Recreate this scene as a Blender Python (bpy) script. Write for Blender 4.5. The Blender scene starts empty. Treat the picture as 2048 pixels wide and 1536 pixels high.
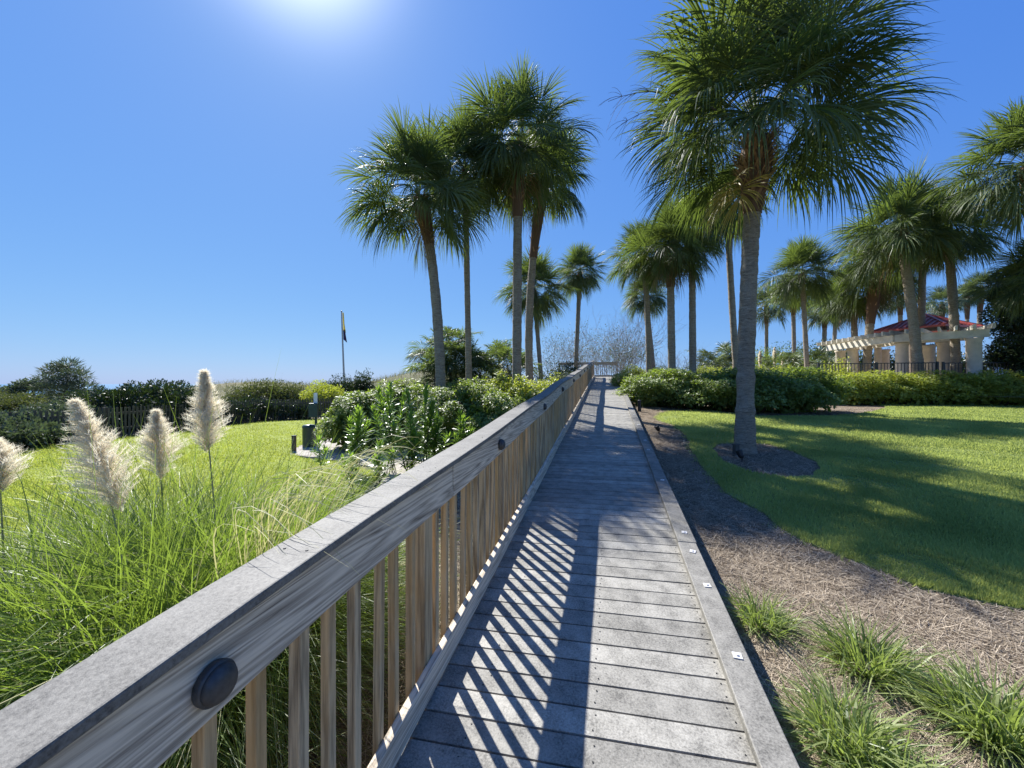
import bpy, math, random
import numpy as np
from mathutils import Vector, Matrix
from mathutils.geometry import delaunay_2d_cdt

# ------------------------------------------------------------------ camera, sky, sun, exposure
SC = bpy.context.scene
COL = SC.collection
F = 780.0            # focal length in pixels of the 2048 px wide photograph
EYE = 2.0
cam_data = bpy.data.cameras.new("camera")
cam_data.sensor_width = 36.0
cam_data.lens = 36.0 * F / 2048.0
cam_data.clip_start = 0.05
cam_data.clip_end = 20000.0
cam = bpy.data.objects.new("camera", cam_data)
cam.location = (0, 0, EYE)
cam.rotation_euler = (math.radians(90), 0, 0)
COL.objects.link(cam)
SC.camera = cam

SUN_AZ = math.radians(-29.65)      # from +Y, negative = towards -X
SUN_EL = math.radians(47.8)
SUNV = Vector((math.sin(SUN_AZ) * math.cos(SUN_EL), math.cos(SUN_AZ) * math.cos(SUN_EL), math.sin(SUN_EL)))

world = bpy.data.worlds.new("World")
SC.world = world
world.use_nodes = True
wn = world.node_tree.nodes
wl = world.node_tree.links
wn.clear()
w_out = wn.new("ShaderNodeOutputWorld")
w_bg = wn.new("ShaderNodeBackground")
w_sky = wn.new("ShaderNodeTexSky")
w_sky.sky_type = 'NISHITA'
w_sky.sun_disc = False
w_sky.sun_elevation = SUN_EL
w_sky.sun_rotation = SUN_AZ
w_sky.altitude = 0
w_sky.air_density = 1.0
w_sky.dust_density = 0.3
w_sky.ozone_density = 6.0
# the phone's tone curve on the sky: a power and a gain per channel, and the sun's aureole round its own direction
w_sep = wn.new("ShaderNodeSeparateColor"); w_com = wn.new("ShaderNodeCombineColor")
wl.new(w_sky.outputs[0], w_sep.inputs[0])
for ch, (pw, gn) in enumerate(((.75, .625), (.55, 1.26), (.20, 3.98))):
    a_ = wn.new("ShaderNodeMath"); a_.operation = 'POWER'; a_.inputs[1].default_value = pw
    b_ = wn.new("ShaderNodeMath"); b_.operation = 'MULTIPLY'; b_.inputs[1].default_value = gn
    wl.new(w_sep.outputs[ch], a_.inputs[0]); wl.new(a_.outputs[0], b_.inputs[0]); wl.new(b_.outputs[0], w_com.inputs[ch])
w_tc = wn.new("ShaderNodeTexCoord")
w_dot = wn.new("ShaderNodeVectorMath"); w_dot.operation = 'DOT_PRODUCT'; w_dot.inputs[1].default_value = SUNV
w_nrm = wn.new("ShaderNodeVectorMath"); w_nrm.operation = 'NORMALIZE'
wl.new(w_tc.outputs['Generated'], w_nrm.inputs[0]); wl.new(w_nrm.outputs[0], w_dot.inputs[0])
w_m1 = wn.new("ShaderNodeMath"); w_m1.operation = 'MULTIPLY_ADD'; w_m1.inputs[1].default_value = 160.0; w_m1.inputs[2].default_value = -160.0
w_ex = wn.new("ShaderNodeMath"); w_ex.operation = 'EXPONENT'
w_gl = wn.new("ShaderNodeMath"); w_gl.operation = 'MULTIPLY'; w_gl.inputs[1].default_value = 9.5
wl.new(w_dot.outputs['Value'], w_m1.inputs[0]); wl.new(w_m1.outputs[0], w_ex.inputs[0]); wl.new(w_ex.outputs[0], w_gl.inputs[0])
w_add = wn.new("ShaderNodeVectorMath"); w_add.operation = 'ADD'
wl.new(w_com.outputs[0], w_add.inputs[0]); wl.new(w_gl.outputs[0], w_add.inputs[1])
w_bg.inputs['Strength'].default_value = 0.078
wl.new(w_add.outputs[0], w_bg.inputs['Color'])
wl.new(w_bg.outputs[0], w_out.inputs['Surface'])

sun_data = bpy.data.lights.new("sun", 'SUN')
sun_data.energy = 4.9
sun_data.angle = math.radians(0.53)
sun_data.color = (1.0, 0.98, 0.945)
sun = bpy.data.objects.new("sun", sun_data)
sun.rotation_euler = SUNV.to_track_quat('Z', 'Y').to_euler()
sun.location = (-10, 20, 30)
COL.objects.link(sun)

SC.view_settings.view_transform = 'Standard'
SC.view_settings.look = 'None'
SC.view_settings.exposure = 0.98
SC.view_settings.gamma = 1.0
SC.cycles.max_bounces = 8
SC.cycles.diffuse_bounces = 3
SC.cycles.transmission_bounces = 5
SC.cycles.caustics_reflective = False
SC.cycles.caustics_refractive = False

# ------------------------------------------------------------------ helpers
rng = np.random.default_rng(7)
random.seed(7)

def P(px, py, Y):
    """point at depth Y seen at photograph pixel (px, py)"""
    return Vector(((px - 1024) / F * Y, Y, EYE + (768 - py) / F * Y))

def sstep(a, b, x):
    t = np.clip((x - a) / (b - a), 0, 1)
    return t * t * (3 - 2 * t)

UX, UY = 190.5 / 802.9, 780 / 802.9       # horizontal direction of the boardwalk
SLOPE = 0.081
DZ0 = EYE - 1.672                          # deck height at s = 0

def st(x, y):
    return x * UX + y * UY, x * UY - y * UX

def gh(x, y):
    """height of the ground"""
    x = np.asarray(x, float); y = np.asarray(y, float)
    s, t = st(x, y)
    sc = np.maximum(s, -6)
    lim = 0.33 + 1.0 * np.exp(-np.maximum(t - 0.8, 0) / 1.6)
    ex = np.maximum(sc - 9, 0)
    right = 0.03 + SLOPE * np.minimum(sc, 9) + lim * (1 - np.exp(-ex * SLOPE / lim))
    left = 0.1 + 0.0095 * y
    dune = sstep(21, 34, y + 0.25 * x + 2)
    hill = 1.25 * np.exp(-(((x + 7.5) / 6.5) ** 2 + ((y - 40) / 9) ** 2))
    left = left + dune * (1.30 + 0.25 * np.sin(x * 0.35 + y * 0.11) + 0.18 * np.sin(x * 0.9 - y * 0.6)) + hill * dune
    near = -0.02 + 0.062 * np.clip(s, -5, 22)
    w_near = np.exp(-np.maximum(-t - 1.0, 0) / 1.6)
    left = left * (1 - w_near) + np.minimum(near, 1.4) * w_near
    k = sstep(-1.3, 0.6, t)
    z = left * (1 - k) + right * k
    far = sstep(46, 70, np.hypot(x * 0.8, y))
    return z * (1 - far) + (-5.0) * far * (x < 1e9)

def ghf(x, y):
    return float(gh(x, y))

def G(px, py, lift=0.0):
    """where the ray through photograph pixel (px, py) meets the ground"""
    dx, dz = (px - 1024) / F, (768 - py) / F
    lo, hi = 0.3, 0.3
    prev = EYE + dz * lo - ghf(dx * lo, lo)
    Y = lo
    while Y < 60:
        Y2 = Y + 0.05
        v = EYE + dz * Y2 - ghf(dx * Y2, Y2) - lift
        if v <= 0:
            u = prev / (prev - v)
            Y = Y + 0.05 * u
            return Vector((dx * Y, Y, ghf(dx * Y, Y) + lift))
        prev = v
        Y = Y2
    return Vector((dx * Y, Y, ghf(dx * Y, Y)))

def tag(o, label=None, cat=None, group=None, kind=None):
    if label: o["label"] = label
    if cat: o["category"] = cat
    if group: o["group"] = group
    if kind: o["kind"] = kind
    return o

def empty(name, loc=(0, 0, 0), rotz=0.0, label=None, cat=None, group=None):
    o = bpy.data.objects.new(name, None)
    o.empty_display_size = 0.2
    o.location = loc
    o.rotation_euler = (0, 0, rotz)
    COL.objects.link(o)
    return tag(o, label, cat, group)

def link(name, me, parent=None, loc=None, rotz=0.0):
    o = bpy.data.objects.new(name, me)
    COL.objects.link(o)
    if parent: o.parent = parent
    if loc is not None: o.location = loc
    if rotz: o.rotation_euler = (0, 0, rotz)
    return o

def copy_tree(o, parent=None):
    c = o.copy()
    COL.objects.link(c)
    c.parent = parent
    for ch in list(o.children):
        copy_tree(ch, c)
    return c

class MB:
    """collects vertices and faces and builds ONE mesh"""
    def __init__(self):
        self.V = []; self.Q = []; self.T = []; self.R = []; self.MQ = []; self.MT = []; self.n = 0
    def add(self, V, Q=None, T=None, rnd=None, mi=0):
        V = np.asarray(V, float).reshape(-1, 3)
        if len(V) == 0: return
        self.V.append(V)
        if rnd is None: rnd = np.full(len(V), rng.random())
        self.R.append(np.broadcast_to(np.asarray(rnd, float), (len(V),)))
        if Q is not None and len(Q):
            Q = np.asarray(Q, int).reshape(-1, 4) + self.n; self.Q.append(Q); self.MQ.append(np.full(len(Q), mi))
        if T is not None and len(T):
            T = np.asarray(T, int).reshape(-1, 3) + self.n; self.T.append(T); self.MT.append(np.full(len(T), mi))
        self.n += len(V)
    def box(self, x0, x1, y0, y1, z0, z1, shear=0.0, rnd=None, skew=0.0, mi=0):
        v = []
        for z in (z0, z1):
            for (x, y) in ((x0, y0), (x1, y0), (x1, y1), (x0, y1)):
                yy = y + skew * x
                v.append((x, yy, z + shear * yy))
        self.add(v, [(3, 2, 1, 0), (4, 5, 6, 7), (0, 1, 5, 4), (1, 2, 6, 5), (2, 3, 7, 6), (3, 0, 4, 7)], rnd=rnd, mi=mi)
    def beam(self, a, b, w, h, rnd=None, mi=0, up=(0, 0, 1)):
        """rectangular bar from a to b, width w, height h"""
        a = np.array(a, float); b = np.array(b, float); d = b - a; d /= np.linalg.norm(d) + 1e-9
        u = np.array(up, float)
        if abs(d @ u) > 0.98: u = np.array((0, 1.0, 0))
        s = np.cross(d, u); s /= np.linalg.norm(s); u = np.cross(s, d)
        v = [p + s * i * w / 2 + u * j * h / 2 for p in (a, b) for (i, j) in ((-1, -1), (1, -1), (1, 1), (-1, 1))]
        self.add(v, [(0, 1, 2, 3), (7, 6, 5, 4), (0, 4, 5, 1), (1, 5, 6, 2), (2, 6, 7, 3), (3, 7, 4, 0)], rnd=rnd, mi=mi)
    def lathe(self, prof, seg=16, center=(0, 0, 0), axis=None, rnd=None, cap=True, mi=0):
        """prof: list of (r, h)"""
        a = np.linspace(0, 2 * np.pi, seg, endpoint=False)
        V = np.array([[(r * np.cos(t), r * np.sin(t), h) for t in a] for r, h in prof]).reshape(-1, 3)
        if axis is not None:
            q = Vector((0, 0, 1)).rotation_difference(Vector(axis)).to_matrix()
            V = V @ np.array(q).T
        V = V + np.array(center)
        Q = []; n = len(prof)
        for i in range(n - 1):
            for j in range(seg):
                k = (j + 1) % seg
                Q.append((i * seg + j, i * seg + k, (i + 1) * seg + k, (i + 1) * seg + j))
        T = []
        if cap:
            V = np.vstack([V, V[:seg].mean(0), V[-seg:].mean(0)])
            c0, c1 = n * seg, n * seg + 1
            for j in range(seg):
                k = (j + 1) % seg
                T.append((k, j, c0)); T.append(((n - 1) * seg + j, (n - 1) * seg + k, c1))
        self.add(V, Q, T, rnd=rnd, mi=mi)
    def tube(self, path, rad, seg=8, rnd=None, cap=True, mi=0):
        path = np.asarray(path, float); n = len(path)
        rad = np.broadcast_to(np.asarray(rad, float), (n,))
        d = np.gradient(path, axis=0); d /= np.linalg.norm(d, axis=1)[:, None] + 1e-9
        ref = np.array((1.0, 0, 0)) if abs(d[0, 0]) < 0.8 else np.array((0, 1.0, 0))
        V = []
        a = np.linspace(0, 2 * np.pi, seg, endpoint=False)
        s = np.cross(d, ref); s /= np.linalg.norm(s, axis=1)[:, None]; u = np.cross(s, d)
        V = path[:, None, :] + rad[:, None, None] * (np.cos(a)[None, :, None] * s[:, None, :] + np.sin(a)[None, :, None] * u[:, None, :])
        i, j = np.meshgrid(np.arange(n - 1), np.arange(seg), indexing='ij'); k = (j + 1) % seg
        Q = np.stack([i * seg + j, i * seg + k, (i + 1) * seg + k, (i + 1) * seg + j], -1).reshape(-1, 4)
        V = V.reshape(-1, 3); T = []
        if cap:
            V = np.vstack([V, path[0], path[-1]]); c0, c1 = n * seg, n * seg + 1
            for j in range(seg):
                k = (j + 1) % seg
                T += [(k, j, c0), ((n - 1) * seg + j, (n - 1) * seg + k, c1)]
        self.add(V, Q, T, rnd=rnd, mi=mi)
    def strips(self, C, S, W, rnd=None, mi=0):
        """ribbons: C (N,K,3) centre lines, S (N,K,3) side vectors, W (N,K) widths"""
        C = np.asarray(C, float); N, K, _ = C.shape
        S = S / (np.linalg.norm(S, axis=-1, keepdims=True) + 1e-9)
        off = S * (W[..., None] / 2)
        V = np.stack([C - off, C + off], 2).reshape(-1, 3)
        n, k = np.meshgrid(np.arange(N), np.arange(K - 1), indexing='ij')
        b = (n * K + k) * 2
        Q = np.stack([b, b + 1, b + 3, b + 2], -1).reshape(-1, 4)
        if rnd is None: rnd = rng.random(N)
        self.add(V, Q, rnd=np.repeat(rnd, K * 2), mi=mi)
    def leaves(self, Pn, D, S, L, W, rnd=None, fold=0.0, mi=0):
        """diamond leaves at Pn (N,3), along D, side S, length L, width W"""
        N = len(Pn)
        D = D / (np.linalg.norm(D, axis=1, keepdims=True) + 1e-9)
        S = S - D * (S * D).sum(1, keepdims=True); S /= np.linalg.norm(S, axis=1, keepdims=True) + 1e-9
        L = np.broadcast_to(L, (N,))[:, None]; W = np.broadcast_to(W, (N,))[:, None]
        Nn = np.cross(D, S)
        a = Pn; b = Pn + D * L * .55 + S * W / 2 + Nn * fold * W; c = Pn + D * L; d = Pn + D * L * .55 - S * W / 2 + Nn * fold * W
        V = np.stack([a, b, c, d], 1).reshape(-1, 3)
        i = np.arange(N) * 4
        if fold:
            T = np.concatenate([np.stack([i, i + 1, i + 2], -1), np.stack([i, i + 2, i + 3], -1)])
            Q = None
        else:
            Q = np.stack([i, i + 1, i + 2, i + 3], -1); T = None
        if rnd is None: rnd = rng.random(N)
        self.add(V, Q, T, rnd=np.repeat(rnd, 4), mi=mi)
    def mesh(self, name, mats, smooth=False):
        me = bpy.data.meshes.new(name)
        V = np.concatenate(self.V)
        Q = np.concatenate(self.Q) if self.Q else np.zeros((0, 4), int)
        T = np.concatenate(self.T) if self.T else np.zeros((0, 3), int)
        me.vertices.add(len(V)); me.vertices.foreach_set("co", V.astype(np.float32).ravel())
        li = np.concatenate([Q.ravel(), T.ravel()]).astype(np.int32)
        me.loops.add(len(li)); me.loops.foreach_set("vertex_index", li)
        nf = len(Q) + len(T)
        me.polygons.add(nf)
        start = np.concatenate([np.arange(len(Q)) * 4, len(Q) * 4 + np.arange(len(T)) * 3]).astype(np.int32)
        me.polygons.foreach_set("loop_start", start)
        mi = np.concatenate([np.concatenate(self.MQ) if self.MQ else np.zeros(0, int), np.concatenate(self.MT) if self.MT else np.zeros(0, int)]).astype(np.int32)
        me.polygons.foreach_set("material_index", mi)
        me.polygons.foreach_set("use_smooth", np.full(nf, smooth))
        me.update(calc_edges=True)
        at = me.attributes.new("rnd", 'FLOAT', 'POINT')
        at.data.foreach_set("value", np.concatenate(self.R).astype(np.float32))
        for m in (mats if isinstance(mats, (list, tuple)) else [mats]):
            me.materials.append(m)
        me.validate()
        return me
    def build(self, name, mats, parent=None, loc=None, rotz=0.0, smooth=False):
        return link(name, self.mesh(name, mats, smooth), parent, loc, rotz)

def bevel(o, w=0.004, seg=2):
    m = o.modifiers.new("bevel", 'BEVEL'); m.width = w; m.segments = seg; m.limit_method = 'ANGLE'
    return o

def unit(v):
    return v / (np.linalg.norm(v, axis=-1, keepdims=True) + 1e-9)

def rdir(n):
    return unit(rng.normal(size=(n, 3)))

# ------------------------------------------------------------------ materials
class NT:
    def __init__(self, name):
        self.m = bpy.data.materials.new(name); self.m.use_nodes = True
        self.t = self.m.node_tree; self.t.nodes.clear()
        self.out = self.t.nodes.new("ShaderNodeOutputMaterial")
    def n(self, kind, **kw):
        nd = self.t.nodes.new(kind)
        for k, v in kw.items():
            if k in nd.inputs: nd.inputs[k].default_value = v
            else: setattr(nd, k, v)
        return nd
    def l(self, a, b): self.t.links.new(a, b)
    def attr(self):
        return self.n("ShaderNodeAttribute", attribute_name="rnd").outputs['Fac']
    def coords(self, scale=(1, 1, 1), kind='Object'):
        tc = self.n("ShaderNodeTexCoord"); mp = self.n("ShaderNodeMapping"); mp.inputs['Scale'].default_value = scale
        self.l(tc.outputs[kind], mp.inputs['Vector']); return mp.outputs[0]
    def noise(self, vec, scale, detail=4, rough=.55, dist=0.0):
        nd = self.n("ShaderNodeTexNoise"); nd.inputs['Scale'].default_value = scale; nd.inputs['Detail'].default_value = detail
        nd.inputs['Roughness'].default_value = rough; nd.inputs['Distortion'].default_value = dist
        if vec is not None: self.l(vec, nd.inputs['Vector'])
        return nd.outputs['Fac']
    def ramp(self, fac, stops):
        r = self.n("ShaderNodeValToRGB"); e = r.color_ramp.elements
        while len(e) < len(stops): e.new(0.5)
        for i, (p, c) in enumerate(stops):
            e[i].position = p; e[i].color = (*c, 1) if len(c) == 3 else c
        self.l(fac, r.inputs[0]); return r.outputs[0]
    def mix(self, a, b, fac, mode='MIX'):
        m = self.n("ShaderNodeMix", data_type='RGBA', blend_type=mode)
        for s, v in ((m.inputs[6], a), (m.inputs[7], b)):
            if hasattr(v, 'is_linked'): self.l(v, s)
            else: s.default_value = (*v, 1)
        if hasattr(fac, 'is_linked'): self.l(fac, m.inputs[0])
        else: m.inputs[0].default_value = fac
        return m.outputs[2]
    def bump(self, h, strength=.4, dist=.01):
        b = self.n("ShaderNodeBump"); b.inputs['Strength'].default_value = strength; b.inputs['Distance'].default_value = dist
        self.l(h, b.inputs['Height']); return b.outputs[0]
    def principled(self, col, rough=.6, spec=.4, metal=0.0, normal=None):
        p = self.n("ShaderNodeBsdfPrincipled")
        if hasattr(col, 'is_linked'): self.l(col, p.inputs['Base Color'])
        else: p.inputs['Base Color'].default_value = (*col, 1)
        if hasattr(rough, 'is_linked'): self.l(rough, p.inputs['Roughness'])
        else: p.inputs['Roughness'].default_value = rough
        p.inputs['Specular IOR Level'].default_value = spec; p.inputs['Metallic'].default_value = metal
        if normal is not None: self.l(normal, p.inputs['Normal'])
        return p
    def done(self, sh):
        self.l(sh.outputs[0], self.out.inputs['Surface']); return self.m

def m_leaf(name, dark, light, trans, tfac=.35, rough=.4, spec=.5, patch=0.0):
    """leaf: per-leaf tint, light coming through from behind, waxy gloss"""
    t = NT(name)
    c = t.mix(dark, light, t.attr())
    if patch:
        nz = t.noise(t.coords(), patch, 3)
        f = t.ramp(nz, [(.38, (0, 0, 0)), (.62, (1, 1, 1))])
        c = t.mix(c, light, t.mix((0, 0, 0), f, .55))
    p = t.principled(c, rough, spec)
    tr = t.n("ShaderNodeBsdfTranslucent")
    tc = t.mix(trans, tuple(min(1, v * 1.35) for v in trans), t.attr())
    t.l(tc, tr.inputs['Color'])
    mx = t.n("ShaderNodeMixShader"); mx.inputs[0].default_value = tfac
    t.l(p.outputs[0], mx.inputs[1]); t.l(tr.outputs[0], mx.inputs[2])
    return t.done(mx)

def m_plain(name, col, rough=.6, spec=.4, metal=0.0, var=.25, scale=12, bump=.0):
    t = NT(name)
    nz = t.noise(t.coords(), scale, 5)
    c = t.ramp(nz, [(.3, tuple(v * (1 - var) for v in col)), (.7, tuple(min(1, v * (1 + var)) for v in col))])
    return t.done(t.principled(c, rough, spec, metal, t.bump(nz, bump, .01) if bump else None))

def m_composite(name, lo, hi):
    """grey composite decking: mottled, worn, with fine scratches along the board"""
    t = NT(name)
    v = t.coords()
    n1 = t.noise(v, 9, 4, .6)
    n2 = t.noise(v, 105, 3, .75)
    n3 = t.noise(t.coords((6, 1, 6)), 60, 3, .6)
    f = t.n("ShaderNodeMath", operation='MULTIPLY_ADD'); f.inputs[1].default_value = .42
    t.l(n1, f.inputs[0])
    g = t.n("ShaderNodeMath", operation='MULTIPLY'); g.inputs[1].default_value = .60
    t.l(n2, g.inputs[0]); t.l(g.outputs[0], f.inputs[2])
    c = t.ramp(f.outputs[0], [(.38, lo), (.5, tuple((a + b) / 2 for a, b in zip(lo, hi))), (.65, hi)])
    c = t.mix(c, tuple(v * .8 for v in hi), t.mix((0, 0, 0), t.ramp(n3, [(.55, (0, 0, 0)), (.7, (1, 1, 1))]), .35))
    tone = t.n("ShaderNodeMapRange"); tone.inputs[3].default_value = .78; tone.inputs[4].default_value = 1.12
    t.l(t.attr(), tone.inputs[0])
    c = t.mix(c, tone.outputs[0], 1.0, 'MULTIPLY')
    return t.done(t.principled(c, .62, .35, 0, t.bump(n2, .25, .004)))

def m_wood(name, dark, light, along='y', warm=None, grain=26):
    """weathered softwood with flowing grain, knots and darker streaks"""
    t = NT(name)
    sc = {'y': (1, .035, 1), 'z': (1, 1, .05), 'x': (.035, 1, 1)}[along]
    v = t.coords(sc)
    tc = t.n("ShaderNodeTexCoord")
    off = t.n("ShaderNodeVectorMath", operation='ADD')
    t.l(v, off.inputs[0])
    comb = t.n("ShaderNodeCombineXYZ")
    mul = t.n("ShaderNodeMath", operation='MULTIPLY'); mul.inputs[1].default_value = 7.3
    t.l(t.attr(), mul.inputs[0]); t.l(mul.outputs[0], comb.inputs[0]); t.l(mul.outputs[0], comb.inputs[1])
    oi = t.n("ShaderNodeObjectInfo")
    m2 = t.n("ShaderNodeMath", operation='MULTIPLY'); m2.inputs[1].default_value = 13.0
    t.l(oi.outputs['Random'], m2.inputs[0]); t.l(m2.outputs[0], comb.inputs[2])
    t.l(comb.outputs[0], off.inputs[1])
    vec = off.outputs[0]
    big = t.noise(vec, 7, 3, .5, .3)
    wv = t.n("ShaderNodeMath", operation='MULTIPLY'); wv.inputs[1].default_value = grain
    t.l(big, wv.inputs[0])
    fr = t.n("ShaderNodeMath", operation='PINGPONG'); fr.inputs[1].default_value = .5
    t.l(wv.outputs[0], fr.inputs[0])
    fine = t.noise(vec, 160, 3, .7)
    mid = t.noise(vec, 45, 3, .6)
    a = t.n("ShaderNodeMath", operation='MULTIPLY_ADD'); a.inputs[1].default_value = .62
    t.l(fr.outputs[0], a.inputs[0])
    b = t.n("ShaderNodeMath", operation='MULTIPLY_ADD'); b.inputs[1].default_value = .55
    t.l(fine, b.inputs[0])
    m3 = t.n("ShaderNodeMath", operation='MULTIPLY'); m3.inputs[1].default_value = .35
    t.l(mid, m3.inputs[0]); t.l(m3.outputs[0], b.inputs[2]); t.l(b.outputs[0], a.inputs[2])
    mdl = tuple(x * .55 + y * .45 for x, y in zip(dark, light))
    c = t.ramp(a.outputs[0], [(.30, dark), (.48, mdl), (.75, light)])
    if warm:
        wz = t.noise(t.coords((1, .25, 1)) if along == 'y' else t.coords(), 3.5, 3)
        wf = t.n("ShaderNodeMath", operation='ADD'); t.l(wz, wf.inputs[0])
        mo = t.n("ShaderNodeMath", operation='MULTIPLY_ADD'); mo.inputs[1].default_value = .5; mo.inputs[2].default_value = -.25
        t.l(oi.outputs['Random'], mo.inputs[0]); t.l(mo.outputs[0], wf.inputs[1])
        c = t.mix(c, warm, t.ramp(wf.outputs[0], [(.35, (0, 0, 0)), (.75, (.75, .75, .75))]), 'MIX')
        c = t.mix(c, t.ramp(a.outputs[0], [(.3, (.55, .55, .55)), (.7, (1, 1, 1))]), .7, 'MULTIPLY')
    return t.done(t.principled(c, .75, .25, 0, t.bump(a.outputs[0], .35, .004)))

def m_ground(name, cols, s1, s2, bump=.5, bdist=.02, rough=.9):
    t = NT(name); v = t.coords(kind='Object')
    a = t.noise(v, s1, 4); b = t.noise(v, s2, 5, .7)
    f = t.n("ShaderNodeMath", operation='MULTIPLY_ADD'); f.inputs[1].default_value = .45
    t.l(a, f.inputs[0])
    g = t.n("ShaderNodeMath", operation='MULTIPLY'); g.inputs[1].default_value = .55
    t.l(b, g.inputs[0]); t.l(g.outputs[0], f.inputs[2])
    k = len(cols)
    c = t.ramp(f.outputs[0], [(.34 + .32 * i / (k - 1), col) for i, col in enumerate(cols)])
    return t.done(t.principled(c, rough, .15, 0, t.bump(b, bump, bdist)))

M = {}
M['deck'] = m_composite("grey composite decking", (.115, .108, .092), (.385, .363, .31))
M['cap'] = m_composite("grey composite cap", (.075, .070, .061), (.205, .194, .168))
M['curb'] = m_composite("grey composite curb", (.10, .094, .08), (.31, .292, .25))
M['fascia'] = m_wood("weathered grey board", (.13, .10, .072), (.70, .60, .455), 'y')
M['baluster'] = m_wood("weathered baluster wood", (.17, .12, .07), (.56, .43, .26), 'z', warm=(.48, .30, .12), grain=10)
M['dark_metal'] = m_plain("dark bronze metal", (.06, .058, .055), .5, .5, .2, .3, 60)
M['steel'] = m_plain("galvanised steel", (.62, .60, .56), .45, .5, .1, .15, 40)
M['black'] = m_plain("black plastic", (.015, .015, .015), .5, .4)
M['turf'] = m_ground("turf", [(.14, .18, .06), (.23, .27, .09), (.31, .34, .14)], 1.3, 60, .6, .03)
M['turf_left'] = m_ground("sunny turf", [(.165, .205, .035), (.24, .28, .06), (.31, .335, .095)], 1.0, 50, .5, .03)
M['straw'] = m_ground("pine straw bed", [(.07, .05, .032), (.19, .145, .10), (.40, .325, .235)], 3.5, 90, .9, .03)
M['sand'] = m_ground("dune sand and scrub", [(.06, .075, .03), (.13, .125, .06), (.34, .30, .22)], .35, 9, .6, .1)
M['gravel'] = m_ground("pale gravel", [(.22, .19, .16), (.42, .38, .33), (.6, .56, .5)], 6, 80, .8, .02)
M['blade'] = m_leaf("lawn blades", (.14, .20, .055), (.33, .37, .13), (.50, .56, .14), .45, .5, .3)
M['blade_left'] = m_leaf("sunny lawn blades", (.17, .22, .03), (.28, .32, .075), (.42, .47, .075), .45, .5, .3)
M['needle'] = m_leaf("pine needles", (.09, .062, .038), (.64, .53, .385), (.3, .24, .16), .1, .7, .2)
M['palm'] = m_leaf("palm leaf", (.040, .066, .028), (.135, .165, .070), (.17, .235, .035), .33, .50, .25)
M['palm_far'] = m_leaf("palm leaf pale", (.058, .080, .040), (.14, .168, .08), (.15, .20, .045), .30, .42, .40)
M['dead_palm'] = m_leaf("yellowed palm leaf", (.30, .22, .05), (.42, .33, .08), (.45, .33, .05), .35, .5, .3)
M['trunk'] = None
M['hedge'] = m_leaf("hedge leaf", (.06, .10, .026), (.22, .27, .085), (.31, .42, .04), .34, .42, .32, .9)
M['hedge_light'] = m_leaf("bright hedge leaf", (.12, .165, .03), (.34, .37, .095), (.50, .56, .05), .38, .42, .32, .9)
M['shrub_dark'] = m_leaf("dark shrub leaf", (.014, .028, .010), (.04, .062, .02), (.05, .085, .012), .2, .42, .45)
M['shrub_olive'] = m_leaf("olive shrub leaf", (.05, .065, .025), (.12, .13, .05), (.14, .17, .03), .25, .5, .3)
M['shrub_grey'] = m_leaf("grey green shrub leaf", (.055, .075, .05), (.13, .15, .09), (.1, .14, .05), .25, .5, .3)
M['oleander'] = m_leaf("oleander leaf", (.06, .12, .025), (.15, .235, .05), (.28, .44, .04), .38, .30, .6)
M['stem'] = m_plain("green brown stem", (.10, .10, .05), .7, .2)
M['stalk'] = m_plain("tan green stalk", (.36, .34, .15), .6, .3)
M['twig'] = m_plain("grey bare twig", (.50, .43, .37), .8, .2, 0, .3, 6)
M['bark'] = m_plain("brown bark", (.12, .09, .065), .85, .2, 0, .35, 14, .5)
M['pampas'] = m_leaf("pampas blade", (.04, .085, .02), (.23, .275, .09), (.30, .42, .05), .38, .42, .4)
M['pampas_pale'] = m_leaf("dry pampas blade", (.42, .40, .20), (.66, .62, .38), (.55, .53, .22), .30, .5, .25)
M['plume'] = m_leaf("cream plume", (.66, .55, .40), (.87, .77, .61), (.92, .80, .62), .58, .75, .15)
M['liriope'] = m_leaf("border grass", (.08, .12, .03), (.33, .37, .15), (.34, .44, .08), .38, .42, .4)
M['dune_grass'] = m_leaf("dune grass", (.10, .105, .035), (.25, .225, .09), (.22, .21, .06), .3, .6, .2)
M['stucco'] = m_plain("cream stucco", (.62, .53, .41), .8, .2, 0, .1, 5)
M['cream'] = m_plain("weathered cream timber", (.66, .61, .50), .7, .2, 0, .18, 4)
M['red_roof'] = m_plain("red metal roof", (.52, .13, .10), .45, .35, .0, .15, 5)
M['white'] = m_plain("white paint", (.78, .78, .76), .5, .4, 0, .05, 8)
M['green_box'] = m_plain("dark green metal", (.02, .05, .04), .42, .5, 0, .2, 12)
M['pole'] = m_plain("aluminium pole", (.55, .50, .42), .45, .5, .4, .1, 8)
M['flag_yellow'] = m_leaf("yellow flag cloth", (.62, .50, .10), (.68, .55, .12), (.6, .5, .1), .3, .7, .1)
M['flag_dark'] = m_leaf("dark blue flag cloth", (.012, .015, .05), (.02, .02, .06), (.02, .02, .06), .3, .7, .1)
M['fence_wood'] = m_wood("grey picket wood", (.16, .14, .115), (.44, .40, .34), 'z')

M['picket'] = m_wood("dark weathered pickets", (.03, .026, .02), (.13, .115, .09), 'z')

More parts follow.
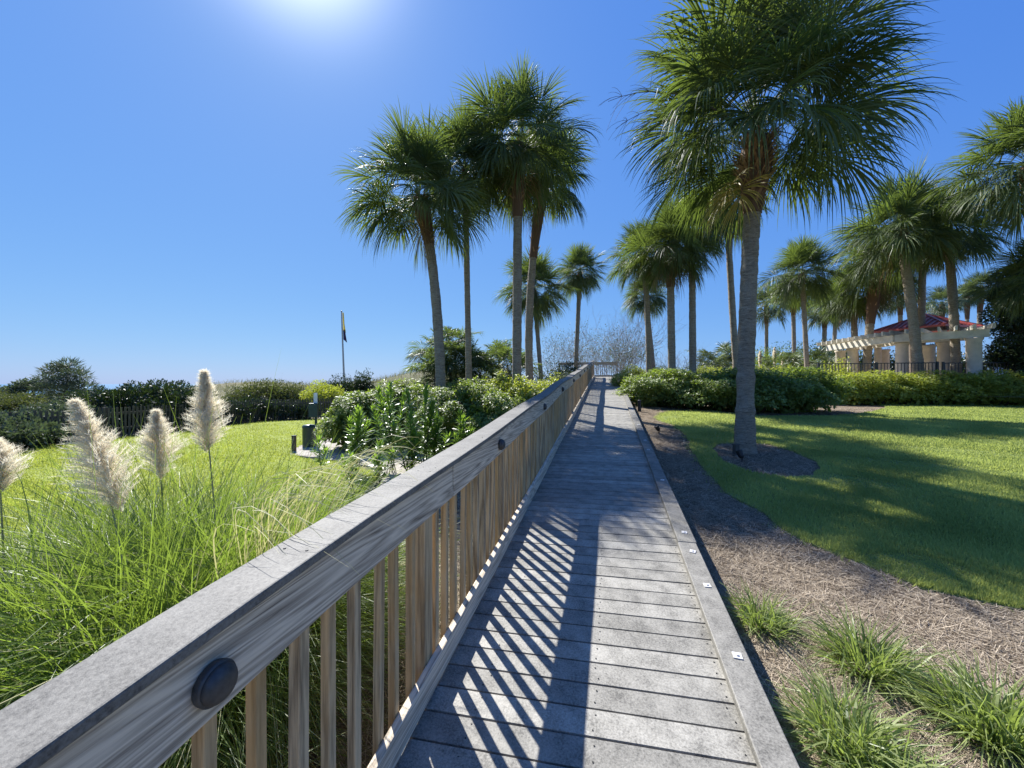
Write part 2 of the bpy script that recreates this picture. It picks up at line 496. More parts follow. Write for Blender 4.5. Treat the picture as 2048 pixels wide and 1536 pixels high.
def m_trunk():
    t = NT("sabal trunk")
    v = t.coords()
    rings = t.noise(t.coords((2.2, 2.2, 18)), 2.6, 5, .75, 1.4)
    pat = t.noise(v, 5, 4, .6)
    fine = t.noise(t.coords((9, 9, 14)), 7, 4, .7)
    c = t.ramp(rings, [(.33, (.12, .092, .062)), (.5, (.37, .305, .22)), (.68, (.58, .50, .385))])
    c = t.mix(c, (.42, .38, .30), t.mix((0, 0, 0), t.ramp(pat, [(.48, (0, 0, 0)), (.62, (1, 1, 1))]), .5))
    c = t.mix(c, t.ramp(fine, [(.3, (.45, .45, .45)), (.6, (1, 1, 1))]), .8, 'MULTIPLY')
    h = t.n("ShaderNodeMath", operation='ADD'); t.l(rings, h.inputs[0]); t.l(fine, h.inputs[1])
    return t.done(t.principled(c, .85, .2, 0, t.bump(h.outputs[0], .9, .03)))
M['trunk'] = m_trunk()
M['boot'] = m_leaf("reddish leaf boots", (.09, .05, .03), (.36, .22, .13), (.16, .09, .045), .08, .8, .2)

def m_water():
    t = NT("sea water")
    nz = t.noise(t.coords((.2, 1, 1)), .5, 4)
    return t.done(t.principled((.03, .13, .25), .25, .5, 0, t.bump(nz, .4, .3)))
M['sea'] = m_water()

# ------------------------------------------------------------------ the ground
def grid_sheet(xs, ys, name, mat, zf):
    X, Y = np.meshgrid(xs, ys, indexing='ij')
    Z = zf(X, Y)
    n, m = X.shape
    i, j = np.meshgrid(np.arange(n - 1), np.arange(m - 1), indexing='ij')
    a = i * m + j
    b = MB(); b.add(np.stack([X, Y, Z], -1).reshape(-1, 3), np.stack([a, a + m, a + m + 1, a + 1], -1).reshape(-1, 4), rnd=.5)
    o = b.build(name, mat, smooth=True)
    return tag(o, kind='structure')

xs = np.unique(np.concatenate([np.linspace(-400, -40, 40), np.arange(-40, -16, .8), np.arange(-16, 16, .3), np.arange(16, 44, .8), np.linspace(44, 400, 40)]))
ys = np.unique(np.concatenate([np.linspace(-60, -4, 20), np.arange(-4, 24, .3), np.arange(24, 75, .9), np.linspace(75, 400, 30)]))
grid_sheet(xs, ys, "ground", M['sand'], gh)
sea = MB(); sea.add([(-9000, 40, -3.2), (9000, 40, -3.2), (9000, 15000, -3.2), (-9000, 15000, -3.2)], [(0, 1, 2, 3)])
tag(sea.build("sea", M['sea']), kind='structure')

def in_poly(x, y, poly):
    x = np.asarray(x); y = np.asarray(y); ins = np.zeros(x.shape, bool)
    n = len(poly)
    for i in range(n):
        x1, y1 = poly[i]; x2, y2 = poly[(i + 1) % n]
        c = ((y1 > y) != (y2 > y)) & (x < (x2 - x1) * (y - y1) / (y2 - y1 + 1e-12) + x1)
        ins ^= c
    return ins

def densify(poly, step=.25, wob=.03, close=True):
    out = []
    n = len(poly)
    for i in range(n if close else n - 1):
        a = np.array(poly[i][:2]); b = np.array(poly[(i + 1) % n][:2])
        k = max(1, int(np.linalg.norm(b - a) / step))
        for j in range(k):
            out.append(a + (b - a) * j / k + rng.normal(size=2) * wob)
    return [tuple(p) for p in out]

def sheet(name, poly, mat, lift, holes=(), step=.35, skirt=True):
    bd = densify(poly, step); hs = [densify(h, step * .6, .02) for h in holes]
    pts = list(bd); edges = [(i, (i + 1) % len(bd)) for i in range(len(bd))]
    for h in hs:
        b0 = len(pts); pts += h; edges += [(b0 + i, b0 + (i + 1) % len(h)) for i in range(len(h))]
    a = np.array(bd); g = np.meshgrid(np.arange(a[:, 0].min(), a[:, 0].max(), step), np.arange(a[:, 1].min(), a[:, 1].max(), step))
    gx, gy = g[0].ravel() + rng.normal(size=g[0].size) * .02, g[1].ravel()
    keep = in_poly(gx, gy, bd)
    pts += list(zip(gx[keep], gy[keep]))
    V, E, Fc, *_ = delaunay_2d_cdt([Vector(p) for p in pts], edges, [], 0, 1e-4)
    V = np.array([tuple(v) for v in V]); T = np.array([f for f in Fc if len(f) == 3])
    c = V[T].mean(1); ok = in_poly(c[:, 0], c[:, 1], bd)
    for h in hs: ok &= ~in_poly(c[:, 0], c[:, 1], h)
    T = T[ok]
    nrm = np.cross(V[T[:, 1]] - V[T[:, 0]], V[T[:, 2]] - V[T[:, 0]])
    T[nrm < 0] = T[nrm < 0][:, ::-1]
    mb = MB()
    mb.add(np.column_stack([V, gh(V[:, 0], V[:, 1]) + lift]), None, T, rnd=.5)
    if skirt:
        for lp in [bd] + hs:
            L = np.array(lp); z = gh(L[:, 0], L[:, 1]); n = len(L)
            vv = np.concatenate([np.column_stack([L, z + lift]), np.column_stack([L, z - .05])])
            i = np.arange(n); k = (i + 1) % n
            mb.add(vv, np.stack([i, k, k + n, i + n], -1), rnd=.5)
    o = mb.build(name, mat, smooth=True)
    return tag(o, kind='structure'), bd, hs

def gpt(px, py, lift=.03):
    v = G(px, py, lift); return (v.x, v.y)

ring_px = [(1422, 897), (1440, 887), (1480, 884), (1540, 889), (1590, 903), (1632, 922), (1644, 937), (1625, 950), (1570, 953), (1500, 945), (1450, 925)]
lawn_px = [(2048, 1219), (1960, 1198), (1848, 1175), (1770, 1146), (1702, 1117), (1610, 1084), (1570, 1058), (1519, 1022), (1483, 1000), (1452, 982), (1408, 938), (1393, 914),
           (1381, 891), (1370, 868), (1349, 850), (1326, 845), (1311, 835), (1323, 827), (1349, 822), (1393, 821), (1475, 827), (1525, 832), (1627, 832), (1700, 829),
           (1753, 822), (1773, 814), (1753, 808), (1672, 800), (1760, 800), (1928, 806), (2048, 812)]
lawn_poly = [gpt(*p) for p in lawn_px]
x_r, y_r = lawn_poly[-1]
x_n, y_n = lawn_poly[0]
lawn_poly += [(x_r + 14, y_r + 1), (x_r + 14, -1.0), (x_n + 4, -.5), (x_n + 1.2, y_n - 1.4)]
ring = [gpt(*p) for p in ring_px]
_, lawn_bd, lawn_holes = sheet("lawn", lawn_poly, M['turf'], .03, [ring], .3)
# pine straw beds: along the boardwalk on the right, round the hedges, and under the boardwalk
straw_poly = [(-5.2, -3), (13, -3), (30, -3), (36, 16), (30, 24), (9.4, 31), (5.6, 29), (2.6, 18), (-.2, 9.5), (-1.3, 4.5), (-3.4, 2.4), (-5.2, .5)]
sheet("pine_straw_bed", straw_poly, M['straw'], .006, (), .4, False)
# left lawn behind the pampas grass
left_poly = [(-20.5, -2), (-5.3, -2), (-5.3, 1), (-3.5, 3), (-2.6, 5), gpt(760, 950), gpt(690, 925), gpt(600, 915), gpt(588, 900), gpt(650, 872), gpt(660, 845), (-8.6, 19.0), (-11.4, 17.8), (-12.9, 12.6), (-14.9, 7.9)]
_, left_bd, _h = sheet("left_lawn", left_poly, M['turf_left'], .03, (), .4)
gravel_poly = [gpt(575, 912, 0), gpt(600, 893, 0), gpt(660, 880, 0), gpt(720, 870, 0), (-1.5, 11), (.5, 11.5), (-.2, 8.2), (-1.9, 6.0), gpt(740, 935, 0), gpt(640, 918, 0)]
sheet("gravel_bed", gravel_poly, M['gravel'], .038, (), .35)

# ---- blades of the lawns (nobody could count them)
def ground_blades(name, n, poly, holes, mat, hmin, hmax, wid, yr, xr, label, lift=.03, power=2.0, lay=.5):
    Pn = []
    need = n
    while need > 0:
        k = need * 3
        u = rng.random(k)
        y = yr[0] * (yr[1] / yr[0]) ** u if power == 2 else yr[0] + (yr[1] - yr[0]) * u
        x = y * (xr[0] + (xr[1] - xr[0]) * rng.random(k))
        ok = in_poly(x, y, poly)
        for h in holes: ok &= ~in_poly(x, y, h)
        q = np.column_stack([x[ok], y[ok]])[:need]
        Pn.append(q); need -= len(q)
    q = np.concatenate(Pn)
    z = gh(q[:, 0], q[:, 1]) + lift - .004
    base = np.column_stack([q, z])
    az = rng.random(n) * 2 * np.pi
    h = hmin + (hmax - hmin) * rng.random(n)
    ly = lay * (.3 + rng.random(n))
    sd = np.column_stack([-np.sin(az), np.cos(az), np.zeros(n)])
    a2 = rng.random(n) * 6.28
    sd = np.column_stack([np.cos(a2), np.sin(a2), np.zeros(n)])
    w = wid * (.6 + .8 * rng.random(n)) * np.clip(np.hypot(q[:, 0], q[:, 1]) / 5, .8, 2.6)
    r = np.clip(.15 + rng.random(n) * .6 + .27 * np.sin(q[:, 0] * 2.1 + 2 * np.sin(q[:, 1] * 1.7)) + .18 * np.sin(q[:, 1] * 5.3 + 2 * np.sin(q[:, 0] * 3.1)), 0, 1)
    bare = (np.sin(q[:, 0] * 1.3 + 1.7 * np.sin(q[:, 1] * .9)) * np.sin(q[:, 1] * 2.2 + q[:, 0]) > .78)
    h = h * np.where(bare, .55, 1.0) * (1 + .5 * (rng.random(n) > .97))
    d = np.column_stack([np.cos(az) * ly, np.sin(az) * ly, np.ones(n)]); d = unit(d) * h[:, None]
    V = np.stack([base - sd * w[:, None] / 2, base + sd * w[:, None] / 2, base + d], 1).reshape(-1, 3)
    i = np.arange(n) * 3
    mb = MB(); mb.add(V, None, np.stack([i, i + 1, i + 2], -1), rnd=np.repeat(r, 3))
    o = mb.build(name, mat)
    return tag(o, label, "grass", None, "stuff")

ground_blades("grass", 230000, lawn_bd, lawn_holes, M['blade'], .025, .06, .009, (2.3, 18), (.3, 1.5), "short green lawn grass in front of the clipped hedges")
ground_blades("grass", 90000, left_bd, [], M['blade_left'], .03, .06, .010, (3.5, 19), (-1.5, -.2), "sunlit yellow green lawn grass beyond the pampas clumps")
# taller fringe on the edge of the turf
def fringe():
    L = np.array(lawn_bd); ok = (np.hypot(L[:, 0], L[:, 1]) < 14)
    L = L[ok]; L = np.repeat(L, 60, 0) + rng.normal(size=(len(L) * 60, 2)) * np.array([.07, .07])
    L = L + rng.random((len(L), 1)) * .12
    return L
fr = fringe(); nfr = len(fr)
mb = MB()
az = rng.random(nfr) * 6.28
base = np.column_stack([fr, gh(fr[:, 0], fr[:, 1]) + .015])
d = np.column_stack([np.cos(az) * .05, np.sin(az) * .05, .03 + .05 * rng.random(nfr)])
sd = np.column_stack([np.cos(az + 1), np.sin(az + 1), np.zeros(nfr)]) * .005
V = np.stack([base - sd, base + sd, base + d], 1).reshape(-1, 3); i = np.arange(nfr) * 3
mb.add(V, None, np.stack([i, i + 1, i + 2], -1), rnd=np.repeat(rng.random(nfr), 3))
tag(mb.build("grass", M['blade']), "ragged longer grass along the cut edge of the right lawn", "grass", None, "stuff")

# ---- pine needles lying on the beds
def needles(n, mode):
    if mode == 'right':
        u = rng.random(n * 2); y = 1.0 * (15.0) ** u; x = y * (.15 + 1.4 * rng.random(n * 2))
        s, t = st(x, y); ok = (t > .72) & ~in_poly(x, y, lawn_bd)
        for h in lawn_holes: ok |= in_poly(x, y, h)
    else:
        u = rng.random(n * 2); y = .6 + 6 * u; x = -4.2 + 5 * rng.random(n * 2)
        s, t = st(x, y); ok = (t < -.75) & (t > -2.6) & (s > .2)
    x, y = x[ok][:n], y[ok][:n]; k = len(x)
    az = rng.random(k) * np.pi; L = .08 + .17 * rng.random(k)
    c = np.column_stack([x, y, gh(x, y) + .01 + .018 * rng.random(k) ** 1.5])
    tl = (rng.random(k) - .35) * .35
    d = np.column_stack([np.cos(az), np.sin(az), tl])
    bend = (rng.random(k) - .5) * .09
    nrm = np.column_stack([-np.sin(az), np.cos(az), np.zeros(k)])
    C = np.stack([c - d * L[:, None] / 2, c + nrm * bend[:, None], c + d * L[:, None] / 2], 1)
    W = np.broadcast_to((.0022 * np.clip(np.hypot(x, y) / 3, 1, 3.2))[:, None], (k, 3))
    mb = MB(); mb.strips(C, np.repeat(nrm[:, None], 3, 1), W, rnd=rng.random(k) ** 1.3)
    return mb
tag(needles(135000, 'right').build("pine_straw", M['needle']), "dry pine needles strewn over the bed beside the boardwalk", "pine straw", None, "stuff")
tag(needles(30000, 'left').build("pine_straw", M['needle']), "sunlit pale straw on the ground behind the balusters", "pine straw", None, "stuff")

# ------------------------------------------------------------------ boardwalk and railing
ROT = -math.atan2(UX, UY)
S_END = 26.3
PITCH = .1397
SKEW = .045
bw = empty("boardwalk", (0, 0, DZ0), ROT, "long sloping boardwalk of grey cross planks rising away between the gardens", "boardwalk")
mb = MB(); yb = -1.2; k = 0
while yb < S_END + .2:
    r = rng.random()
    mb.box(-.84, .72, yb, yb + PITCH - .0115, -.028 + rng.normal() * .0007, rng.normal() * .0009, SLOPE, rnd=r, skew=SKEW)
    yb += PITCH; k += 1
mb.box(-3.6, .75, S_END + .25, S_END + 2.2, -.03 + SLOPE * (S_END + .2), SLOPE * (S_END + .2))
DECK = mb
mb = MB()
for (x0, x1) in ((-.80, -.762), (-.07, -.03), (.665, .703)):
    mb.box(x0, x1, -1.2, S_END, -.25, -.031, SLOPE)
mb.box(.62, .70, S_END - .1, S_END, 1.2, SLOPE * S_END)
mb.build("joist", M['fascia'], bw)
# screws in the deck boards
mb = DECK
for i in range(0, 75):
    y0 = -1.2 + i * PITCH
    for x in (.555, -.05, -.60):
        for f in (.03, .10):
            xx = x + rng.normal() * .006; yy = y0 + f + SKEW * xx + rng.normal() * .003
            if yy < .3: continue
            mb.lathe([(.0042, 0), (.0042, .0012)], 6, (xx, yy, SLOPE * yy + .0008), mi=1)
mb.build("deck", [M['deck'], M['black']], bw)
# curb of grey planks along the right
cuts = [-1.0, .15, 3.56, 7.2, 10.85, 14.5, 18.1, 21.8, S_END]
bolts = [.5, 2.29, 2.93, 3.40, 3.74, 5.2, 6.75, 7.45, 9.0, 10.4, 11.2, 13.0, 14.8, 16.5, 18.5, 20, 22.1, 24]
for a, b in zip(cuts[:-1], cuts[1:]):
    mb = MB(); j = rng.normal() * .003
    mb.box(.585 + j, .732 + j, a + .003, b - .003, .001, .045 + rng.normal() * .001, SLOPE)
    c = bevel(mb.build("curb_plank", M['curb'], bw), .006, 2)
    for s in bolts:
        if a < s < b:
            q = MB(); yy = s; z0 = .0455
            q.box(-.022, .022, -.022, .022, 0, .005, 0)
            q.lathe([(.009, .004), (.009, .010), (.007, .0115)], 6, (0, 0, 0))
            w = q.build("bolt_plate", M['steel'], c, (.668 + rng.normal() * .006, yy, SLOPE * yy + z0))
            w.rotation_euler = (math.atan(SLOPE), 0, rng.normal() * .15)

rail = empty("railing", (0, 0, DZ0), ROT, "long weathered wooden railing with flat grey cap along the left of the boardwalk", "railing")
def wob(s):
    return .010 * math.sin(s * 1.9) + .008 * math.sin(s * .83 + 1)
def long_board(name, mat, x0, x1, z0, z1, cuts, amp=1.0, bev=.005):
    for a, b in zip(cuts[:-1], cuts[1:]):
        mb = MB(); n = max(2, int((b - a) / .4)); ys_ = np.linspace(a + .002, b - .002, n)
        V = []
        j = rng.normal() * .0025
        for y in ys_:
            w = wob(y) * amp; w2 = .006 * math.sin(y * 1.3 + 2) * amp
            V += [(x0 + j + w2, y, z0 + SLOPE * y + w), (x1 + j + w2, y, z0 + SLOPE * y + w), (x1 + j + w2, y, z1 + SLOPE * y + w), (x0 + j + w2, y, z1 + SLOPE * y + w)]
        Q = [(0, 1, 2, 3), ((n - 1) * 4 + 3, (n - 1) * 4 + 2, (n - 1) * 4 + 1, (n - 1) * 4)]
        for i in range(n - 1):
            for e in range(4):
                f = (e + 1) % 4
                Q.append((i * 4 + f, i * 4 + e, (i + 1) * 4 + e, (i + 1) * 4 + f))
        mb.add(V, Q)
        bevel(mb.build(name, mat, rail), bev, 2)
long_board("cap_rail", M['cap'], -.958, -.800, 1.071, 1.098, [-1.0, .27, 3.9, 7.6, 11.2, 14.9, 18.6, 22.2, S_END])
long_board("fascia_board", M['fascia'], -.856, -.818, .886, 1.070, [-1.0, 2.02, 5.6, 9.3, 13, 16.6, 20.3, S_END])
long_board("kick_board", M['fascia'], -.856, -.818, .028, .160, [-1.0, 4.4, 8.1, 11.7, 15.4, 19.0, 22.7, S_END], .4)
# rail posts
posts = [1.78, 4.08, 6.38, 8.68, 10.98, 13.28, 15.58, 17.88, 20.18, 22.48, 24.78]
for s in [-.5] + posts:
    q = MB(); q.box(-.948, -.859, s - .045, s + .045, SLOPE * s - .38, SLOPE * s + 1.066)
    bevel(q.build("post", M['baluster'], rail), .004, 1)
# balusters: the 100 nearest one by one, the rest as one mesh
protos = []
for v in range(6):
    q = MB(); wq = .0175 + .0012 * rng.normal(); q.box(-wq, wq, -wq, wq, -.10, 1.058, rnd=rng.random())
    m_ = q.mesh("baluster", M['baluster']); protos.append(m_)
ss = np.arange(.16, S_END - .1, .1325)
ss = np.array([s for s in ss if all(abs(s - p) > .062 for p in posts)])
for i, s in enumerate(ss[:100]):
    o = link("baluster", protos[i % 6], rail, (-.876 + rng.normal() * .0015, s + rng.normal() * .004, SLOPE * s))
    o.rotation_euler = (rng.normal() * .004, rng.normal() * .003, rng.normal() * .05 + (math.pi / 2) * (i % 4))
    bevel(o, .003, 1)
mb = MB()
for s in ss[100:]:
    mb.box(-.894, -.858, s - .018, s + .018, SLOPE * s - .1, SLOPE * s + 1.058)
tag(mb.build("baluster", M['baluster'], rail), kind="stuff")
# black dome lights on the fascia
for s in [.655, 2.95, 5.12, 7.3, 9.75, 12.05, 14.4, 16.6, 18.9, 21.2, 23.5]:
    q = MB()
    q.lathe([(.0425, 0), (.0435, .005), (.044, .014), (.042, .018)], 40, (0, 0, 0))
    q.lathe([(.0385, .018), (.039, .020), (.037, .027), (.031, .034), (.022, .0385), (.0115, .041), (.0025, .0416)], 40, (0, 0, 0))
    o = q.build("rail_light", M['dark_metal'], rail, (-.8175, s, SLOPE * s + .967 + wob(s)), smooth=True)
    o.rotation_euler = (0, math.radians(90), 0)
# small screws in the cap
mb = MB()
for s in (.2, .34, .95, 1.75, 1.82, 2.6, 4.1, 4.0, 5.2):
    for x in (-.915, -.845):
        mb.lathe([(.0045, 0), (.0045, .001)], 8, (x + rng.normal() * .006, s + rng.normal() * .02, SLOPE * s + 1.0982 + wob(s)))
mb.build("screw_heads", M['black'], rail)

# railing across the far end, where the walk turns left
def cross_rail(x0, x1, y, name, label):
    r = empty(name, (0, 0, DZ0 + SLOPE * S_END), ROT, label, "railing")
    q = MB(); q.box(x0 - .05, x1 + .03, y - .09, y + .07, 1.071, 1.098); q.build("cap_rail", M['fence_wood'], r)
    q = MB(); q.box(x0, x1, y - .06, y - .022, .90, 1.069); q.build("fascia_board", M['fence_wood'], r)
    q = MB(); q.box(x0, x1, y - .06, y - .022, .03, .17); q.build("kick_board", M['fence_wood'], r)
    n = int((x1 - x0) / .15)
    for i in range(n):
        xx = x0 + .08 + i * .15
        q = MB(); q.box(xx - .019, xx + .019, y - .02, y + .018, -.05, 1.068)
        q.build("baluster", M['fence_wood'], r)
    for xx in (x0, (x0 + x1) / 2, x1 - .05):
        q = MB(); q.box(xx - .045, xx + .045, y + .02, y + .11, -.9, 1.07); q.build("post", M['fence_wood'], r)
cross_rail(-3.4, .72, S_END + 2.1, "railing", "pale wooden railing closing the far end of the boardwalk")

# ------------------------------------------------------------------ palms
def fan_frond(mb, az, el, R, nleaf, K=4, droop=1.0, wmax=.035, petiole=.46, mi=0):
    ca, sa, ce, se = math.cos(az), math.sin(az), math.cos(el), math.sin(el)
    d0 = np.array((ca * ce, sa * ce, se)); down = np.array((0, 0, -1.0))
    lp = petiole * R * (.8 + .4 * rng.random())
    tp = np.linspace(0, 1, 5)
    pet = d0[None] * lp * tp[:, None] + down[None] * (.10 * R * ce * tp ** 2)[:, None]
    d1 = unit(d0 + down * .35 * ce)
    side = np.cross(d1, np.array((0, 0, 1.0))) if abs(d1[2]) < .97 else np.array((-sa, ca, 0))
    roll = rng.normal() * .45
    side = unit(side); nr = np.cross(side, d1)
    side, nr = side * math.cos(roll) + nr * math.sin(roll), nr * math.cos(roll) - side * math.sin(roll)
    W = np.linspace(.022, .014, 5)[None] * (R / 2.4)
    mb.strips(pet[None], np.repeat(side[None, None], 5, 1), W, rnd=np.array([.7]), mi=mi)
    mb.strips(pet[None], np.repeat(nr[None, None], 5, 1), W * .6, rnd=np.array([.7]), mi=mi)
    base = pet[-1]
    # costa bends down, leaflets spread from it
    j = np.linspace(-1, 1, nleaf)
    th = j * 1.95 + rng.normal(size=nleaf) * .03
    Lc = .20 * R
    a = (1 - np.abs(j))
    co = base[None] + d1[None] * (Lc * a)[:, None] + down[None] * (droop * .28 * Lc * a ** 2)[:, None]
    dirn = np.cos(th)[:, None] * d1[None] + np.sin(th)[:, None] * side[None] - (.16 * a * droop)[:, None] * nr[None] + (.22 * np.abs(np.sin(th)))[:, None] * nr[None]
    dirn = unit(dirn + rng.normal(size=(nleaf, 3)) * .05)
    L = R * (.47 + .07 * np.cos(th * .8)) * (.88 + .2 * rng.random(nleaf))
    u = np.linspace(.04, 1, K + 1)
    dr = droop * (.22 + .34 * rng.random(nleaf))
    C = co[:, None] + dirn[:, None] * (L[:, None] * u[None])[..., None] + down[None, None] * (L[:, None] * dr[:, None] * u[None] ** 2.4)[..., None]
    C = C - dirn[:, None] * (L[:, None] * dr[:, None] * .5 * u[None] ** 3)[..., None]
    dth = 3.9 / nleaf
    Wd = np.minimum(L[:, None] * u[None] * dth * 1.15 + .004, wmax) * np.clip((1.02 - u[None]) / .45, .06, 1)
    sv = np.cross(dirn, nr[None]); sv = unit(sv)
    tw = rng.normal(size=nleaf) * .45
    sv = sv * np.cos(tw)[:, None] + nr[None] * np.sin(tw)[:, None]
    mb.strips(C, np.repeat(sv[:, None], K + 1, 1), Wd, rnd=np.clip(.5 + .25 * rng.normal() + .22 * rng.normal(size=nleaf), 0, 1), mi=mi)

def crown_mesh(seed, nfr, R, nleaf, K, wmax, mat, lo=-62, hi=86):
    global rng
    keep = rng; rng = np.random.default_rng(seed)
    mb = MB()
    for i in range(nfr):
        f = (i + .5) / nfr
        el = math.radians(hi - (hi - lo) * f ** 1.0 + rng.normal() * 7)
        az = i * 2.39996 + rng.normal() * .25
        rr = R * (.80 + .3 * rng.random()) * (.80 + .2 * math.sin(math.pi * min(1, .18 + f)))
        fan_frond(mb, az, el, rr, nleaf, K, .30 + 1.05 * f, wmax * (.8 + .4 * rng.random()))
    me = mb.mesh("crown", mat)
    rng = keep
    return me

CROWNS = [crown_mesh(100 + i, 60 + 5 * (i % 3), 1.0, 60, 5, .0112, M['palm' if i % 2 == 0 else 'palm'], lo=-34 - 7 * (i % 3)) for i in range(6)]
CROWNS_FAR = [crown_mesh(200 + i, 58, 1.0, 34, 3, .018, M['palm_far'], lo=-45) for i in range(4)]
CROWN_BIG = crown_mesh(31, 66, 2.95, 84, 6, .026, M['palm'], lo=-9)

def trunk_path(b, m, h, n=26):
    b, m, h = np.array(b), np.array(m), np.array(h)
    c = 2 * m - (b + h) / 2
    t = np.linspace(0, 1, n)[:, None]
    return (1 - t) ** 2 * b + 2 * t * (1 - t) * c + t ** 2 * h

def boots(path, r, f0, n, mat, parent, spread=1.0, big=False):
    """old leaf bases round the head of the trunk"""
    mb = MB(); K = len(path)
    idx = np.linspace(f0 * (K - 1), K - 1.001, 14)
    pp = np.array([path[int(i)] + (path[int(i) + 1] - path[int(i)]) * (i - int(i)) for i in idx])
    g = np.linspace(0, 1, 14)
    mb.tube(pp, r * (1.05 + .55 * spread * sstep(0, .7, g) - .35 * sstep(.75, 1, g)), 12, rnd=.25)
    for i in range(n):
        f = rng.random() ** .8; k = f * 12.99; q = pp[int(k)] + (pp[int(k) + 1] - pp[int(k)]) * (k - int(k))
        az = i * 2.39996 + rng.normal() * .2
        o = np.array((math.cos(az), math.sin(az), 0)); up = np.array((0, 0, 1.0)); sd = np.array((-math.sin(az), math.cos(az), 0))
        rr = r * (1.02 + .5 * spread * float(sstep(0, .7, f)))
        L = (.16 + .12 * rng.random()) * (r / .2) * (1.15 if big else 1)
        cr = rng.normal() * .5
        d = unit(up * .8 + o * (.25 + .4 * f) + sd * cr)
        C = np.array([[q + o * rr * .93, q + o * rr + d * L * .5, q + o * (rr + .02) + d * L + o * .03 * rng.random()]])
        W = np.array([[.085, .06, .022]]) * (r / .2) * (.7 + .6 * rng.random())
        mb.strips(C, np.repeat(sd[None, None], 3, 1), W, rnd=np.array([rng.random()]))
    return mb.build("boots", mat, parent)

def palm(label, base, mid, heart, Y, r, R, crown, boot=.18, nboot=70, spread=1.0, dz_base=None, group="cabbage palms", spin=None, flare=1.25, squash=1.0, crown_up=0.0):
    b = P(base[0], base[1], Y); zb = ghf(b.x, b.y); b.z = zb - .05
    h = P(heart[0], heart[1], Y)
    m = P(mid[0], mid[1], Y) if mid else (b + h) / 2
    root = empty("palm_tree", b, 0, label, "palm tree", group)
    pt = trunk_path((0, 0, 0), m - b, h - b)
    n = len(pt); g = np.linspace(0, 1, n)
    rad = r * (1 + (flare - 1) * np.exp(-g * 12) - .10 * g) * (1 + .02 * rng.normal(size=n))
    fb = 1 - boot
    q = MB(); kk = int(n * (fb + .04)) + 1
    # trunk with fine rings
    gi = np.linspace(0, kk - 1.001, 90); pp = np.array([pt[int(i)] + (pt[int(i) + 1] - pt[int(i)]) * (i - int(i)) for i in gi])
    rr = np.interp(gi, np.arange(n), rad) * (1 + .03 * rng.normal(size=90))
    q.tube(pp, rr, 16, rnd=rng.random())
    q.build("trunk", M['trunk'], root, smooth=True)
    boots(pt, r, fb, nboot, M['boot'], root, spread)
    c = link("crown", crown, root, h - b + Vector((0, 0, crown_up)), rng.random() * 6.28 if spin is None else spin)
    s = R
    c.scale = (s, s, s * squash)
    return root

# the big palm on the lawn
YB = G(1490, 905).y
big = palm("tall thick palm alone on the lawn in a ring of straw beside the boardwalk", (1490, 905), (1496, 600), (1514, 280), YB, .152, 1.0, CROWN_BIG, .23, 320, 1.45, flare=1.42, spin=.6, crown_up=.22)
hb = P(1514, 280, YB) - big.location
q = MB()
for (az, el, R) in ((math.radians(185), -.75, 1.5), (math.radians(215), -.95, 1.4)):
    fan_frond(q, az, el, R, 44, 5, .8, .022)
q.build("dead_frond", M['dead_palm'], big, hb + Vector((-.1, -.05, -.35)))
q = MB()
def stalk(az, L, up):
    d = np.array((math.cos(az), math.sin(az), 0)); t = np.linspace(0, 1, 12)
    main = d[None] * (L * t)[:, None] + np.array((0, 0, 1.0))[None] * (up * (t - .75 * t ** 2.2))[:, None]
    q.tube(main, np.linspace(.014, .004, 12), 5, rnd=.3)
    for i in range(26):
        k = 4 + rng.random() * 7; c = main[int(k)]
        dd = unit(d * .6 + rng.normal(size=3) * .6 + np.array((0, 0, .1)))
        l = .25 + .3 * rng.random()
        tt = np.linspace(0, 1, 5)
        q.tube(c[None] + dd[None] * (l * tt)[:, None] + np.array((0, 0, -1.0))[None] * (l * .5 * tt ** 2)[:, None], np.linspace(.004, .002, 5), 3, rnd=.4, cap=False)
for a_, l_, u_ in ((math.radians(165), 2.6, 2.6), (math.radians(185), 2.9, 2.2), (math.radians(150), 2.2, 3.0)):
    stalk(a_, l_, u_)
q.build("flower_stalk", M['bark'], big, hb)

